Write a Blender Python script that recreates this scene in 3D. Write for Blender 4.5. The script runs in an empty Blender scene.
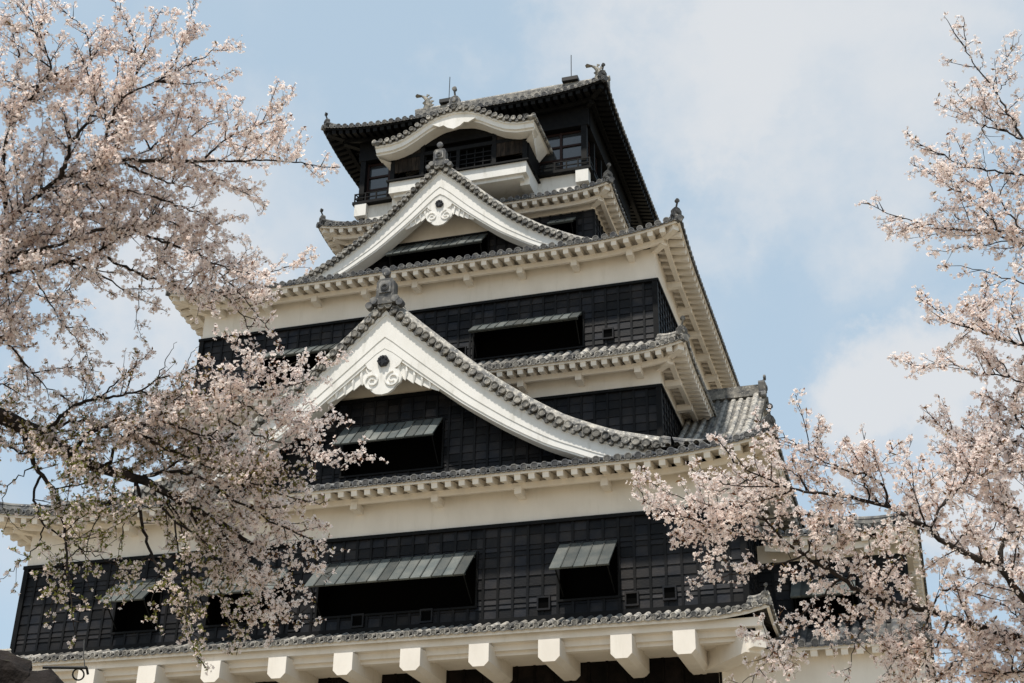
import bpy, math, random
import numpy as np
from mathutils import Vector
R = math.radians
random.seed(7); rng = np.random.default_rng(7)
S = bpy.context.scene
COL = S.collection

# ------------------------------------------------------------------ camera
YAW, PITCH, ROLL = R(-17.31399362), R(27.20304046), R(0.95034707)
fw = Vector((math.sin(YAW)*math.cos(PITCH), math.cos(YAW)*math.cos(PITCH), math.sin(PITCH)))
rt = Vector((math.cos(YAW), -math.sin(YAW), 0)); up = rt.cross(fw)
c_, s_ = math.cos(ROLL), math.sin(ROLL)
rr, uu = c_*rt + s_*up, -s_*rt + c_*up
CAM = Vector((18.2113635, -41.33210365, -12.29868355))
cd = bpy.data.cameras.new('camera'); cam = bpy.data.objects.new('camera', cd); COL.objects.link(cam)
from mathutils import Matrix
m3 = Matrix((rr, uu, -fw)).transposed()
cam.matrix_world = Matrix.Translation(CAM) @ m3.to_4x4()
cd.sensor_width = 36; cd.lens = 36*1385.88262/1024; cd.clip_start = .1; cd.clip_end = 20000
S.camera = cam

# ------------------------------------------------------------------ sun, sky, exposure
SUN_AZ, SUN_EL = R(-12), R(66)      # azimuth of the sun seen from the castle, measured from the facade normal (-Y), negative = to the left
sdir = Vector((math.sin(SUN_AZ)*math.cos(SUN_EL), -math.cos(SUN_AZ)*math.cos(SUN_EL), math.sin(SUN_EL)))
sl = bpy.data.lights.new('sun', 'SUN'); sl.energy = 3.9; sl.angle = R(2.0); sl.color = (1, .94, .85)
so = bpy.data.objects.new('sun', sl); COL.objects.link(so); so.rotation_euler = sdir.to_track_quat('Z', 'Y').to_euler(); so.location = (0, -30, 60)
W = bpy.data.worlds.new('World'); S.world = W; W.use_nodes = True
nt = W.node_tree; nt.nodes.clear()
def N(t, k, **kw):
    n = t.nodes.new(k)
    for a, v in kw.items(): setattr(n, a, v)
    return n
def mth(t, op, a, b=None, clamp=False):
    n = t.nodes.new('ShaderNodeMath'); n.operation = op; n.use_clamp = clamp
    for i, v in enumerate((a, b)):
        if v is None: continue
        if isinstance(v, (int, float)): n.inputs[i].default_value = v
        else: t.links.new(v, n.inputs[i])
    return n.outputs[0]
sky = N(nt, 'ShaderNodeTexSky', sky_type='NISHITA'); sky.sun_disc = False
sky.sun_elevation = SUN_EL; sky.sun_rotation = math.pi - SUN_AZ   # sun towards -Y
sky.air_density = 1.0; sky.dust_density = 2.0; sky.ozone_density = 1.5
tc = N(nt, 'ShaderNodeTexCoord')
nz = N(nt, 'ShaderNodeTexNoise'); nz.inputs['Scale'].default_value = 3.2; nz.inputs['Detail'].default_value = 7; nz.inputs['Roughness'].default_value = .55; nz.inputs['Distortion'].default_value = .3
nt.links.new(tc.outputs['Generated'], nz.inputs['Vector'])
nz2 = N(nt, 'ShaderNodeTexNoise'); nz2.inputs['Scale'].default_value = 9; nz2.inputs['Detail'].default_value = 6
nt.links.new(tc.outputs['Generated'], nz2.inputs['Vector'])
# cloud banks: centre direction, angular size, amount
CLOUDS = [(-0.4259, 0.7396, 0.5211, 0.160, 0.85), (-0.4969, 0.7446, 0.4457, 0.120, 0.80), (-0.1461, 0.7590, 0.6345, 0.120, 0.60), (-0.0514, 0.7770, 0.6274, 0.180, 0.70), (0.0237, 0.8066, 0.5906, 0.150, 0.60), (-0.1230, 0.8111, 0.5718, 0.090, 0.40), (-0.2899, 0.7489, 0.5959, 0.050, 0.50), (-0.0035, 0.9186, 0.3951, 0.080, 0.90), (0.0455, 0.9301, 0.3646, 0.120, 0.90), (-0.5589, 0.7655, 0.3188, 0.100, 0.35), ]
dn = N(nt, 'ShaderNodeTexNoise'); dn.inputs['Scale'].default_value = 7; dn.inputs['Detail'].default_value = 8; dn.inputs['Roughness'].default_value = .62
nt.links.new(tc.outputs['Generated'], dn.inputs['Vector'])
d1 = N(nt, 'ShaderNodeVectorMath', operation='SUBTRACT'); nt.links.new(dn.outputs['Color'], d1.inputs[0]); d1.inputs[1].default_value = (.5, .5, .5)
d2 = N(nt, 'ShaderNodeVectorMath', operation='MULTIPLY_ADD'); nt.links.new(d1.outputs[0], d2.inputs[0]); d2.inputs[1].default_value = (.30, .30, .30); nt.links.new(tc.outputs['Generated'], d2.inputs[2])
tot = None
for (dx, dy, dz, sz, amt) in CLOUDS:
    vm = N(nt, 'ShaderNodeVectorMath', operation='DISTANCE'); nt.links.new(d2.outputs[0], vm.inputs[0]); vm.inputs[1].default_value = (dx, dy, dz)
    q = mth(nt, 'DIVIDE', vm.outputs['Value'], sz); q = mth(nt, 'SUBTRACT', 1.0, q, True); q = mth(nt, 'POWER', q, .7); q = mth(nt, 'MULTIPLY', q, amt)
    tot = q if tot is None else mth(nt, 'ADD', tot, q)
a = mth(nt, 'MULTIPLY', mth(nt, 'SUBTRACT', nz.outputs['Fac'], .5), 2.2)
b = mth(nt, 'MULTIPLY', mth(nt, 'SUBTRACT', nz2.outputs['Fac'], .5), .8)
v = mth(nt, 'ADD', mth(nt, 'ADD', tot, a), b)
mr = N(nt, 'ShaderNodeMapRange', interpolation_type='SMOOTHSTEP'); nt.links.new(v, mr.inputs['Value'])
mr.inputs['From Min'].default_value = .08; mr.inputs['From Max'].default_value = 1.3
bgm = N(nt, 'ShaderNodeMix', data_type='RGBA')
sc = N(nt, 'ShaderNodeVectorMath', operation='SCALE'); sc.inputs['Scale'].default_value = 1.0
nt.links.new(sky.outputs['Color'], sc.inputs[0])
hz = N(nt, 'ShaderNodeMix', data_type='RGBA'); hz.inputs['Factor'].default_value = .62   # thin high veil over the whole sky
nt.links.new(sc.outputs[0], hz.inputs['A']); hz.inputs['B'].default_value = (5.45, 6.9, 8.0, 1)
nt.links.new(mr.outputs['Result'], bgm.inputs['Factor'])
nt.links.new(hz.outputs['Result'], bgm.inputs['A']); bgm.inputs['B'].default_value = (6.05, 6.3, 6.6, 1)
bg = N(nt, 'ShaderNodeBackground'); bg.inputs['Strength'].default_value = .1
nt.links.new(bgm.outputs['Result'], bg.inputs['Color'])
wo = N(nt, 'ShaderNodeOutputWorld'); nt.links.new(bg.outputs[0], wo.inputs['Surface'])
S.view_settings.view_transform = 'Standard'; S.view_settings.look = 'None'; S.view_settings.gamma = 1; S.view_settings.exposure = .26
S.render.resolution_x = 1024; S.render.resolution_y = 683

# ------------------------------------------------------------------ materials
def mat(name, c1, c2=None, scale=3., rough=.75, detail=6, lo=.35, hi=.65, bump=0., bscale=20., tint=0., spots=None, stretch=(1, 1, 1), sheen=0, trans=0, spec=.3, sst=(1, 1, 1), tf=1.):
    m = bpy.data.materials.new(name); m.use_nodes = True; t = m.node_tree; b = t.nodes['Principled BSDF']
    b.inputs['Roughness'].default_value = rough; b.inputs['Specular IOR Level'].default_value = spec
    tc = N(t, 'ShaderNodeTexCoord'); mp = N(t, 'ShaderNodeMapping'); mp.inputs['Scale'].default_value = stretch
    t.links.new(tc.outputs['Object'], mp.inputs['Vector'])
    col = None
    if c2 is not None:
        n = N(t, 'ShaderNodeTexNoise'); n.inputs['Scale'].default_value = scale; n.inputs['Detail'].default_value = detail; n.inputs['Roughness'].default_value = .6
        t.links.new(mp.outputs[0], n.inputs['Vector'])
        r = N(t, 'ShaderNodeMapRange'); r.inputs['From Min'].default_value = lo; r.inputs['From Max'].default_value = hi; t.links.new(n.outputs['Fac'], r.inputs['Value'])
        mx = N(t, 'ShaderNodeMix', data_type='RGBA'); mx.inputs['A'].default_value = (*c1, 1); mx.inputs['B'].default_value = (*c2, 1)
        t.links.new(r.outputs[0], mx.inputs['Factor']); col = mx.outputs['Result']
    if spots:
        sc_, c3, th = spots
        n = N(t, 'ShaderNodeTexNoise'); n.inputs['Scale'].default_value = sc_; n.inputs['Detail'].default_value = 5; n.inputs['Roughness'].default_value = .7
        mp2 = N(t, 'ShaderNodeMapping'); mp2.inputs['Scale'].default_value = sst; t.links.new(tc.outputs['Object'], mp2.inputs['Vector']); t.links.new(mp2.outputs[0], n.inputs['Vector'])
        r = N(t, 'ShaderNodeMapRange'); r.inputs['From Min'].default_value = th; r.inputs['From Max'].default_value = th+.08*tf; t.links.new(n.outputs['Fac'], r.inputs['Value'])
        mx = N(t, 'ShaderNodeMix', data_type='RGBA'); mx.inputs['B'].default_value = (*c3, 1)
        if col: t.links.new(col, mx.inputs['A'])
        else: mx.inputs['A'].default_value = (*c1, 1)
        t.links.new(r.outputs[0], mx.inputs['Factor']); col = mx.outputs['Result']
    if tint:
        at = N(t, 'ShaderNodeAttribute', attribute_name='tint'); 
        f = mth(t, 'ADD', mth(t, 'MULTIPLY', mth(t, 'SUBTRACT', at.outputs['Fac'], .5), 2*tint), 1.0)
        vm = N(t, 'ShaderNodeVectorMath', operation='SCALE'); t.links.new(f, vm.inputs['Scale'])
        if col: t.links.new(col, vm.inputs[0])
        else: vm.inputs[0].default_value = c1
        col = vm.outputs[0]
    if col: t.links.new(col, b.inputs['Base Color'])
    else: b.inputs['Base Color'].default_value = (*c1, 1)
    if bump:
        n = N(t, 'ShaderNodeTexNoise'); n.inputs['Scale'].default_value = bscale; n.inputs['Detail'].default_value = 4
        t.links.new(mp.outputs[0], n.inputs['Vector'])
        bp = N(t, 'ShaderNodeBump'); bp.inputs['Strength'].default_value = bump; bp.inputs['Distance'].default_value = .02
        t.links.new(n.outputs['Fac'], bp.inputs['Height']); t.links.new(bp.outputs[0], b.inputs['Normal'])
    if trans:
        tr = N(t, 'ShaderNodeBsdfTranslucent'); ms = N(t, 'ShaderNodeMixShader'); ms.inputs['Fac'].default_value = trans
        if col: t.links.new(col, tr.inputs['Color'])
        else: tr.inputs['Color'].default_value = (*c1, 1)
        t.links.new(b.outputs[0], ms.inputs[1]); t.links.new(tr.outputs[0], ms.inputs[2])
        t.links.new(ms.outputs[0], t.nodes['Material Output'].inputs['Surface'])
    return m
M = {}
M['plaster'] = mat('plaster', (.80, .745, .67), (.69, .635, .56), scale=.9, lo=.4, hi=.75, rough=.85, bump=.2, bscale=9, spots=(3.2, (.64, .59, .51), .56), sst=(1, 1, .12), tf=3.5, stretch=(1, 1, .45))
M['barge'] = mat('white plaster board', (.79, .77, .73), (.68, .66, .61), scale=1.2, lo=.45, hi=.8, rough=.8, bump=.15, bscale=8, spots=(3.4, (.56, .54, .49), .54), sst=(1, 1, .25), tf=3., stretch=(1, 1, .5))
M['tile'] = mat('roof tile', (.065, .068, .075), (.225, .215, .195), scale=2.6, lo=.40, hi=.68, rough=.75, bump=.5, bscale=25, spots=(9, (.48, .45, .40), .60), tint=.6)
M['tile_light'] = mat('mortared roof tile', (.095, .095, .095), (.37, .345, .30), scale=3.4, lo=.38, hi=.66, rough=.75, bump=.5, bscale=25, spots=(11, (.60, .56, .49), .57), tint=.6)
M['wood'] = mat('black lacquered board', (.0070, .0084, .0120), (.025, .022, .0205), scale=.9, lo=.38, hi=.72, rough=.55, spec=.17, bump=.3, bscale=14, spots=(7, (.06, .052, .042), .68), tint=.75, stretch=(1, 1, 1.5))
M['wood_worn'] = mat('weathered dark board', (.008, .0065, .0055), (.032, .024, .018), scale=3.2, rough=.8, spec=.15, bump=.4, bscale=18, tint=.4, stretch=(2, 2, .4))
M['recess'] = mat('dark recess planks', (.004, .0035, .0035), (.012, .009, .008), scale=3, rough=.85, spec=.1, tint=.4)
M['void'] = mat('dark room', (.004, .004, .004), rough=.9, spec=0)
M['timber'] = mat('black timber', (.004, .0042, .005), (.008, .008, .008), scale=4, rough=.6, spec=.12)
M['flap'] = mat('grey shutter board', (.060, .073, .074), (.12, .125, .115), scale=1.6, lo=.35, hi=.7, rough=.5, tint=.45, bump=.15, spots=(4, (.24, .22, .18), .68))
M['frame'] = mat('dark red window timber', (.022, .010, .008), rough=.55, spec=.2)
M['metal'] = mat('grey metal', (.12, .12, .12), rough=.45)
M['iron'] = mat('black iron', (.012, .012, .012), rough=.55)
M['pale_fish'] = mat('pale stone fish', (.34, .31, .26), (.12, .12, .11), scale=5, rough=.8, bump=.4)
M['hex'] = mat('black metal boss', (.012, .012, .013), rough=.4)
g = bpy.data.materials.new('window glass'); g.use_nodes = True; gb = g.node_tree.nodes['Principled BSDF']
gb.inputs['Base Color'].default_value = (.03, .035, .04, 1); gb.inputs['Roughness'].default_value = .08; gb.inputs['Specular IOR Level'].default_value = .9
M['glass'] = g

# ------------------------------------------------------------------ mesh helpers
class MB:
    def __init__(s): s.v = []; s.f = []; s.t = []; s.n = 0; s.hast = False
    def add(s, V, F, tint=None):
        V = np.asarray(V, float); s.v.append(V); s.f += [tuple(i+s.n for i in f) for f in F]; s.n += len(V)
        s.t += [random.random() if tint is None else tint]*len(V)
    def box(s, a, b, tint=None):
        (x0, y0, z0), (x1, y1, z1) = a, b
        V = [(x0,y0,z0),(x1,y0,z0),(x1,y1,z0),(x0,y1,z0),(x0,y0,z1),(x1,y0,z1),(x1,y1,z1),(x0,y1,z1)]
        s.add(V, [(0,3,2,1),(4,5,6,7),(0,1,5,4),(1,2,6,5),(2,3,7,6),(3,0,4,7)], tint)
    def beam(s, p, q, w, h, upv=(0,0,1), tint=None, cap=True):
        p, q = Vector(p), Vector(q); d = (q-p).normalized(); sd = d.cross(Vector(upv)).normalized(); u = sd.cross(d)
        V = [c + sd*i*w/2 + u*j*h/2 for c in (p, q) for (i, j) in ((-1,-1),(1,-1),(1,1),(-1,1))]
        s.add([tuple(x) for x in V], [(0,1,2,3),(7,6,5,4),(0,4,5,1),(1,5,6,2),(2,6,7,3),(3,7,4,0)], tint)
    def prism(s, poly, fn, d0, d1, tint=None):   # poly 2D list; fn(a,b,d)->xyz
        n = len(poly); V = [fn(a, b, d0) for a, b in poly] + [fn(a, b, d1) for a, b in poly]
        F = [tuple(range(n)), tuple(range(2*n-1, n-1, -1))] + [(i, i+n, (i+1) % n+n, (i+1) % n) for i in range(n)]
        s.add(V, F, tint)
    def tube(s, pts, rad, seg=8, cap=True, tint=None, half=False):
        pts = [Vector(p) for p in pts]; n = len(pts)
        if not hasattr(rad, '__len__'): rad = [rad]*n
        V = []; prev = None
        for i, p in enumerate(pts):
            d = (pts[min(i+1, n-1)] - pts[max(i-1, 0)]).normalized()
            if prev is None:
                a = d.cross(Vector((0,0,1)))
                if a.length < 1e-3: a = Vector((1,0,0))
            else: a = prev - d*prev.dot(d)
            a.normalize(); prev = a; b = a.cross(d) if False else d.cross(a)
            for k in range(seg):
                an = 2*math.pi*k/seg; V.append(tuple(p + (a*math.cos(an) + b*math.sin(an))*rad[i]))
        F = [(i*seg+k, i*seg+(k+1) % seg, (i+1)*seg+(k+1) % seg, (i+1)*seg+k) for i in range(n-1) for k in range(seg)]
        if cap: F += [tuple(range(seg-1, -1, -1)), tuple((n-1)*seg+k for k in range(seg))]
        s.add(V, F, tint)
    def lathe(s, c, axis, prof, seg=12, tint=None):   # prof: (dist along axis, radius)
        c = Vector(c); ax = Vector(axis).normalized(); a = ax.cross(Vector((0,0,1)))
        if a.length < 1e-3: a = Vector((1,0,0))
        a.normalize(); b = ax.cross(a); V = []
        for d, r in prof:
            for k in range(seg):
                an = 2*math.pi*k/seg; V.append(tuple(c + ax*d + (a*math.cos(an)+b*math.sin(an))*r))
        n = len(prof)
        F = [(i*seg+k, i*seg+(k+1) % seg, (i+1)*seg+(k+1) % seg, (i+1)*seg+k) for i in range(n-1) for k in range(seg)]
        F += [tuple(range(seg-1, -1, -1)), tuple((n-1)*seg+k for k in range(seg))]
        s.add(V, F, tint)
    def grid(s, G, tint=None, flip=False):       # G [i][j] -> xyz
        n, m_ = len(G), len(G[0]); V = [p for r in G for p in r]
        F = [(i*m_+j, (i+1)*m_+j, (i+1)*m_+j+1, i*m_+j+1) for i in range(n-1) for j in range(m_-1)]
        if flip: F = [f[::-1] for f in F]
        s.add(V, F, tint)
    def build(s, name, m, parent=None, smooth=False, label=None):
        me = bpy.data.meshes.new(name); V = np.concatenate(s.v) if s.v else np.zeros((0, 3))
        me.from_pydata(V.tolist(), [], s.f); me.update()
        at = me.attributes.new('tint', 'FLOAT', 'POINT'); at.data.foreach_set('value', np.array(s.t, dtype=np.float32))
        for mm in (m if isinstance(m, (list, tuple)) else [m]): me.materials.append(mm)
        if smooth: me.polygons.foreach_set('use_smooth', [True]*len(me.polygons))
        o = bpy.data.objects.new(name, me); COL.objects.link(o)
        if parent: o.parent = parent
        if label: o['label'] = label
        return o
def empty(name, label, cat, group=None, loc=(0, 0, 0)):
    o = bpy.data.objects.new(name, None); COL.objects.link(o); o.location = loc; o['label'] = label; o['category'] = cat
    if group: o['group'] = group
    return o

castle = empty('castle_keep', 'tall black and white Japanese castle keep with stacked grey tiled roofs and white gables', 'castle')

# ------------------------------------------------------------------ tiled skirt roofs
def disc(mb, c, ax, r, tint):
    mb.lathe(c, ax, [(-.02, r), (.035, r), (.035, r*.78), (.018, r*.76)], 10, .45+.4*tint); mb.lathe(c, ax, [(0, r*.5), (.024, r*.76)], 10, .02+.2*tint)
def ornament(c, ang, s=1., kind='ball'):
    """end tile of a hip ridge facing 'ang' (radians in plan)"""
    mb = MB(); c = Vector(c); d = Vector((math.cos(ang), math.sin(ang), 0)); sd = Vector((-d.y, d.x, 0))
    def fn(a, b, e): return tuple(c + sd*a*s + Vector((0, 0, b*s)) + d*e*s)
    pl = [(-.30,-.12),(.30,-.12),(.36,.05),(.30,.2),(.30,.38),(.18,.55),(0,.62),(-.18,.55),(-.30,.38),(-.30,.2),(-.36,.05)]
    mb.prism(pl, fn, .02, -.22)
    mb.prism([(a*.72, b*.72+.08) for a, b in pl], fn, .07, .0)
    mb.lathe(fn(0, .28, .07), d, [(0, .15*s), (.05*s, .13*s), (.06*s, .06*s)], 10)
    for e in (-1, 1): mb.lathe(fn(.30*e, -.02, .02), d, [(-.1*s, .12*s), (.07*s, .12*s), (.07*s, .07*s)], 10)
    if kind == 'ball':
        p0 = Vector(fn(0, .5, -.14))
        mb.tube([p0, p0+d*.10*s+Vector((0,0,.22*s)), p0+d*.2*s+Vector((0,0,.42*s))], [.075*s, .055*s, .06*s], 8)
        mb.lathe(p0+d*.16*s+Vector((0,0,.52*s)), d, [(-.1*s, .04*s), (-.09*s, .11*s), (.09*s, .14*s), (.1*s, .08*s)], 12)
    return mb
def side_frames(x0, y0, x1, y1, rf, rs):
    return {'front': (Vector((x0,y0,0)), Vector((1,0,0)), Vector((0,1,0)), x1-x0, rf, rs),
            'right': (Vector((x1,y0,0)), Vector((0,1,0)), Vector((-1,0,0)), y1-y0, rs, rf),
            'back': (Vector((x1,y1,0)), Vector((-1,0,0)), Vector((0,-1,0)), x1-x0, rf, rs),
            'left': (Vector((x0,y1,0)), Vector((0,-1,0)), Vector((1,0,0)), y1-y0, rs, rf)}
def skirt(x0, y0, x1, y1, rf, rs, ze, rise, lift, over, sides=('front','right','back','left'), pitch=.345, tm='tile', sof='plaster', rad=.125,
          raf=.475, brk=2.25, orn=1., hips=True, teeth=True, curve=.3, liftlen=4.5, purlin=True, thick=.0, clipu=None, label=None):
    tiles = MB(); soff = MB(); rafm = MB()
    fr = side_frames(x0, y0, x1, y1, rf, rs)
    def zf(u, d, L, run):
        t = d/run; e = max(0., 1-min(u, L-u)/liftlen)
        return ze + rise*((1-curve)*t + curve*t*t) + lift*e**2.3*(1-min(1, t))
    for sd in sides:
        O, U, Vv, L, run, orun = fr[sd]
        k = orun/run
        P = lambda u, d, dz=0.: O + U*u + Vv*d + Vector((0, 0, zf(u, d, L, run)+dz))
        n = int(round(L/pitch)); pt = L/n; NS = 5
        # barrels with end discs
        for i in range(n):
            u = (i+.5)*pt
            if clipu and not clipu(sd, u): continue
            dm = min(run, u/k, (L-u)/k)
            if dm < .12: continue
            tn = random.random()
            pts = [P(u, dm*j/NS) for j in range(NS+1)]
            V = []; r0 = rad*(1+random.uniform(-.05, .05)); jit = random.uniform(-.012, .012)
            for p in pts:
                for a in range(7):
                    an = math.pi*a/6; V.append(tuple(p + U*(math.cos(an)*r0+jit) + Vector((0,0,math.sin(an)*r0+.012))))
            F = [(j*7+a, (j+1)*7+a, (j+1)*7+a+1, j*7+a+1) for j in range(NS) for a in range(6)]
            tiles.add(V, F, tn)
            disc(tiles, pts[0]+U*jit+Vector((0,0,.02)), -Vv, r0*1.04, tn)
        # pan tiles with a hanging lip
        for i in range(-1, n):
            ua, ub = (i+.5)*pt, (i+1.5)*pt; ua = max(ua, 0.01); ub = min(ub, L-.01)
            if clipu and not clipu(sd, (ua+ub)/2): continue
            um = (ua+ub)/2; dm = max(.1, min(run, um/k, (L-um)/k)); tn = random.random(); G = []
            for j in range(NS+1):
                d = dm*j/NS; G.append([tuple(P(ua+(ub-ua)*a/4, d, -.05*math.sin(math.pi*a/4))) for a in range(5)])
            tiles.grid(G, tn*.3)
            G2 = [[tuple(P(ua+(ub-ua)*a/4, -.035, -.05*math.sin(math.pi*a/4)+dz)) for a in range(5)] for dz in (.0,)]
            lip = [[tuple(P(ua+(ub-ua)*a/4, 0, -.05*math.sin(math.pi*a/4))) for a in range(5)],
                   [tuple(P(ua+(ub-ua)*a/4, -.035, -.05*math.sin(math.pi*a/4)+.0)) for a in range(5)],
                   [tuple(P(ua+(ub-ua)*a/4, -.035, -.02-.085*math.sin(math.pi*a/4))) for a in range(5)],
                   [tuple(P(ua+(ub-ua)*a/4, .03, -.02-.085*math.sin(math.pi*a/4))) for a in range(5)]]
            tiles.grid(lip, tn*.3)
        # soffit sheet, fascia, rafters, purlin
        m_ = 40; ov = over+.02
        def PS(u, d, dz): # soffit: flatter than the tiles
            return O + U*u + Vv*d + Vector((0,0, zf(u, 0, L, run) + .20*d - .0*d + dz))
        ends = [L*j/m_ for j in range(m_+1)]
        top = []; bot = []
        for u in ends:
            f_ = lambda u, d: min(max(u, d), L-d)
            top.append([tuple(PS(f_(u, d), d, -.12)) for d in (.07, ov*.5, ov)])
        if thick == 0: soff.grid(top, .5, flip=True)
        fa = []
        for u in ends:
            g_ = lambda u, d: min(max(u, d), L-d)
            fa.append([tuple(PS(g_(u, .05), .05, -.03)), tuple(PS(g_(u, .05), .05, -.19)), tuple(PS(g_(u, .13), .13, -.19)), tuple(PS(g_(u, .13), .13, -.03))])
        soff.grid(fa, .5, flip=False)
        if teeth:
            nr = int(round((L-.5)/raf))
            for i in range(nr+1):
                u = .25 + (L-.5)*i/nr
                de = min(ov, u, L-u)
                if de < .3: continue
                p, q = PS(u, .10, -.275), PS(u, de, -.275)
                rafm.beam(p, q, .205, .21, tint=.5)
        if purlin:
            dp = over*.62; prev = None; ww = .2
            pts = [dp + (L-2*dp)*j/m_ for j in range(m_+1)]
            G = []
            for u in pts:
                G.append([tuple(PS(min(max(u, dp+o), L-dp-o), dp+o, z)) for o, z in ((-.09,-.36),(-.09,-.57),(.09,-.57),(.09,-.36))])
            rafm.grid(G, .5)
            if brk:
                L2 = L-2*over; nb = max(1, int(L2/brk)); off = (L2-nb*brk)/2
                for i in range(nb+1):
                    u = over+off+i*brk
                    if u-over < .4 or L-over-u < .4: continue
                    zb = PS(u, dp, 0).z
                    a = O+U*u+Vv*(dp-.13); b_ = O+U*u+Vv*(over+.02); a.z = b_.z = zb-.64
                    rafm.beam(a, b_, .24, .26, tint=.5)
    if hips:
        cs = []
        if 'front' in sides and 'right' in sides: cs.append((x1, y0, -1, 1))
        if 'front' in sides and 'left' in sides: cs.append((x0, y0, 1, 1))
        if 'back' in sides and 'right' in sides: cs.append((x1, y1, -1, -1))
        if 'back' in sides and 'left' in sides: cs.append((x0, y1, 1, -1))
        for (cx, cy, sx, sy) in cs:
            pts = []
            for j in range(9):
                t = j/8; pts.append((cx+sx*rs*t, cy+sy*rf*t, ze + rise*((1-curve)*t+curve*t*t) + lift*(max(0, 1-rf*t/liftlen))**2.3*(1-t)))
            pr = [(a+sx*.12*(1 if i == 0 else 0), b+sy*.12*(1 if i == 0 else 0), c) for i, (a, b, c) in enumerate(pts)]
            tiles.tube([(a, b, c+.10) for a, b, c in pr], .15, 8, tint=.45)
            tiles.tube([(a, b, c+.26) for a, b, c in pr[0:]], .10, 8, tint=.75)
            ang = math.atan2(-sy, -sx)
            oc = Vector(pr[0])
            ob = ornament(oc+Vector((0,0,.10)), ang, .66*orn, 'ball')
            tiles.v += ob.v; tiles.f += [tuple(i+tiles.n for i in f) for f in ob.f]; tiles.t += [x*.12 for x in ob.t]; tiles.n += ob.n
            d2 = Vector((-sx, -sy, 0)).normalized()
            tiles.lathe(oc+d2*.1+Vector((0,0,-.08)), d2, [(-.1, .14*orn), (.08, .14*orn), (.08, .1*orn)], 12, .3)
            zc = ze + lift
            if teeth: rafm.beam((cx+sx*.22, cy+sy*.22, zc-.30), (cx+sx*over*1.02, cy+sy*over*1.02, zc-.30-.05), .26, .30, tint=.5)
            if teeth: rafm.beam((cx+sx*.62*over, cy+sy*.62*over, zc-.58), (cx+sx*(over+.1), cy+sy*(over+.1), zc-.58), .24, .24, tint=.5)
    o = tiles.build('tile_roof', M[tm], castle, label=label)
    soff.build('soffit', M[sof], o); 
    if rafm.n: rafm.build('rafters', M[sof], o)
    return o

# ------------------------------------------------------------------ boarded walls
def boards(O, U, L, z0, z1, holes=(), topf=None, m='wood', col=.5, row=.33, nrm=None, name='wall_boards', vertical=False, parent=None):
    """black weather-boarding with battens. O origin (x,y), U unit dir, outward normal = nrm"""
    O = Vector((O[0], O[1], 0)); U = Vector(U); nn = Vector(nrm) if nrm else Vector((U.y, -U.x, 0))
    mb = MB()
    cols = [L*i/max(1, round(L/col)) for i in range(max(1, round(L/col))+1)]
    xs = sorted(set([round(c, 3) for c in cols] + [round(h[i], 3) for h in holes for i in (0, 1)]))
    rows = [z0 + (z1-z0)*i/max(1, round((z1-z0)/row)) for i in range(max(1, round((z1-z0)/row))+1)]
    zs = sorted(set([round(r, 3) for r in rows if all(abs(r-h[i]) > .1 or abs(r-z0) < .01 or abs(r-z1) < .01 for h in holes for i in (2, 3))] + [round(h[i], 3) for h in holes for i in (2, 3)]))
    tf = topf or (lambda u: z1)
    P = lambda u, z, o: tuple(O + U*u + nn*o + Vector((0,0,z)))
    for a, b in zip(xs[:-1], xs[1:]):
        for c, d in zip(zs[:-1], zs[1:]):
            mx, mz = (a+b)/2, (c+d)/2
            if any(h[0] < mx < h[1] and h[2] < mz < h[3] for h in holes): continue
            ta, tb = min(d, tf(a)), min(d, tf(b))
            if ta <= c and tb <= c: continue
            ta, tb = max(ta, c), max(tb, c)
            tn = random.random(); jt = random.uniform(0, .006)
            mb.add([P(a, c, .035+jt), P(b, c, .035+jt), P(b, tb, .006), P(a, ta, .006), P(a, c, 0), P(b, c, 0)], [(0,1,2,3), (4,5,1,0)], tn)
    for c in cols:
        segs = [(z0, min(z1, tf(c)))]
        for h in holes:
            if h[0]-.02 < c < h[1]+.02:
                ns = []
                for s0, s1 in segs:
                    if s1 <= h[2] or s0 >= h[3]: ns.append((s0, s1)); continue
                    if s0 < h[2]: ns.append((s0, h[2]))
                    if s1 > h[3]: ns.append((h[3], s1))
                segs = ns
        for s0, s1 in segs:
            if s1-s0 < .05: continue
            a, b = c-.042, c+.042
            mb.add([P(a,s0,.0),P(b,s0,.0),P(b,s0,.062),P(a,s0,.062),P(a,s1,.0),P(b,s1,.0),P(b,s1,.062),P(a,s1,.062)],
                   [(0,3,2,1),(4,5,6,7),(3,7,6,2),(2,6,5,1),(0,4,7,3)], random.uniform(.0, .15))
    return mb.build(name, M[m], parent or castle)
def plain_wall(O, U, L, z0, z1, m='plaster', th=.3, nrm=None, name='plaster_band', proud=.0):
    O = Vector((O[0], O[1], 0)); U = Vector(U); nn = Vector(nrm) if nrm else Vector((U.y, -U.x, 0)); mb = MB()
    P = lambda u, z, o: tuple(O + U*u + nn*o + Vector((0,0,z)))
    mb.add([P(0,z0,proud),P(L,z0,proud),P(L,z1,proud),P(0,z1,proud),P(0,z0,-th),P(L,z0,-th),P(L,z1,-th),P(0,z1,-th)],
           [(0,1,2,3),(7,6,5,4),(0,4,5,1),(1,5,6,2),(2,6,7,3),(3,7,4,0)], .5)
    return mb.build(name, M[m], castle)
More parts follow.
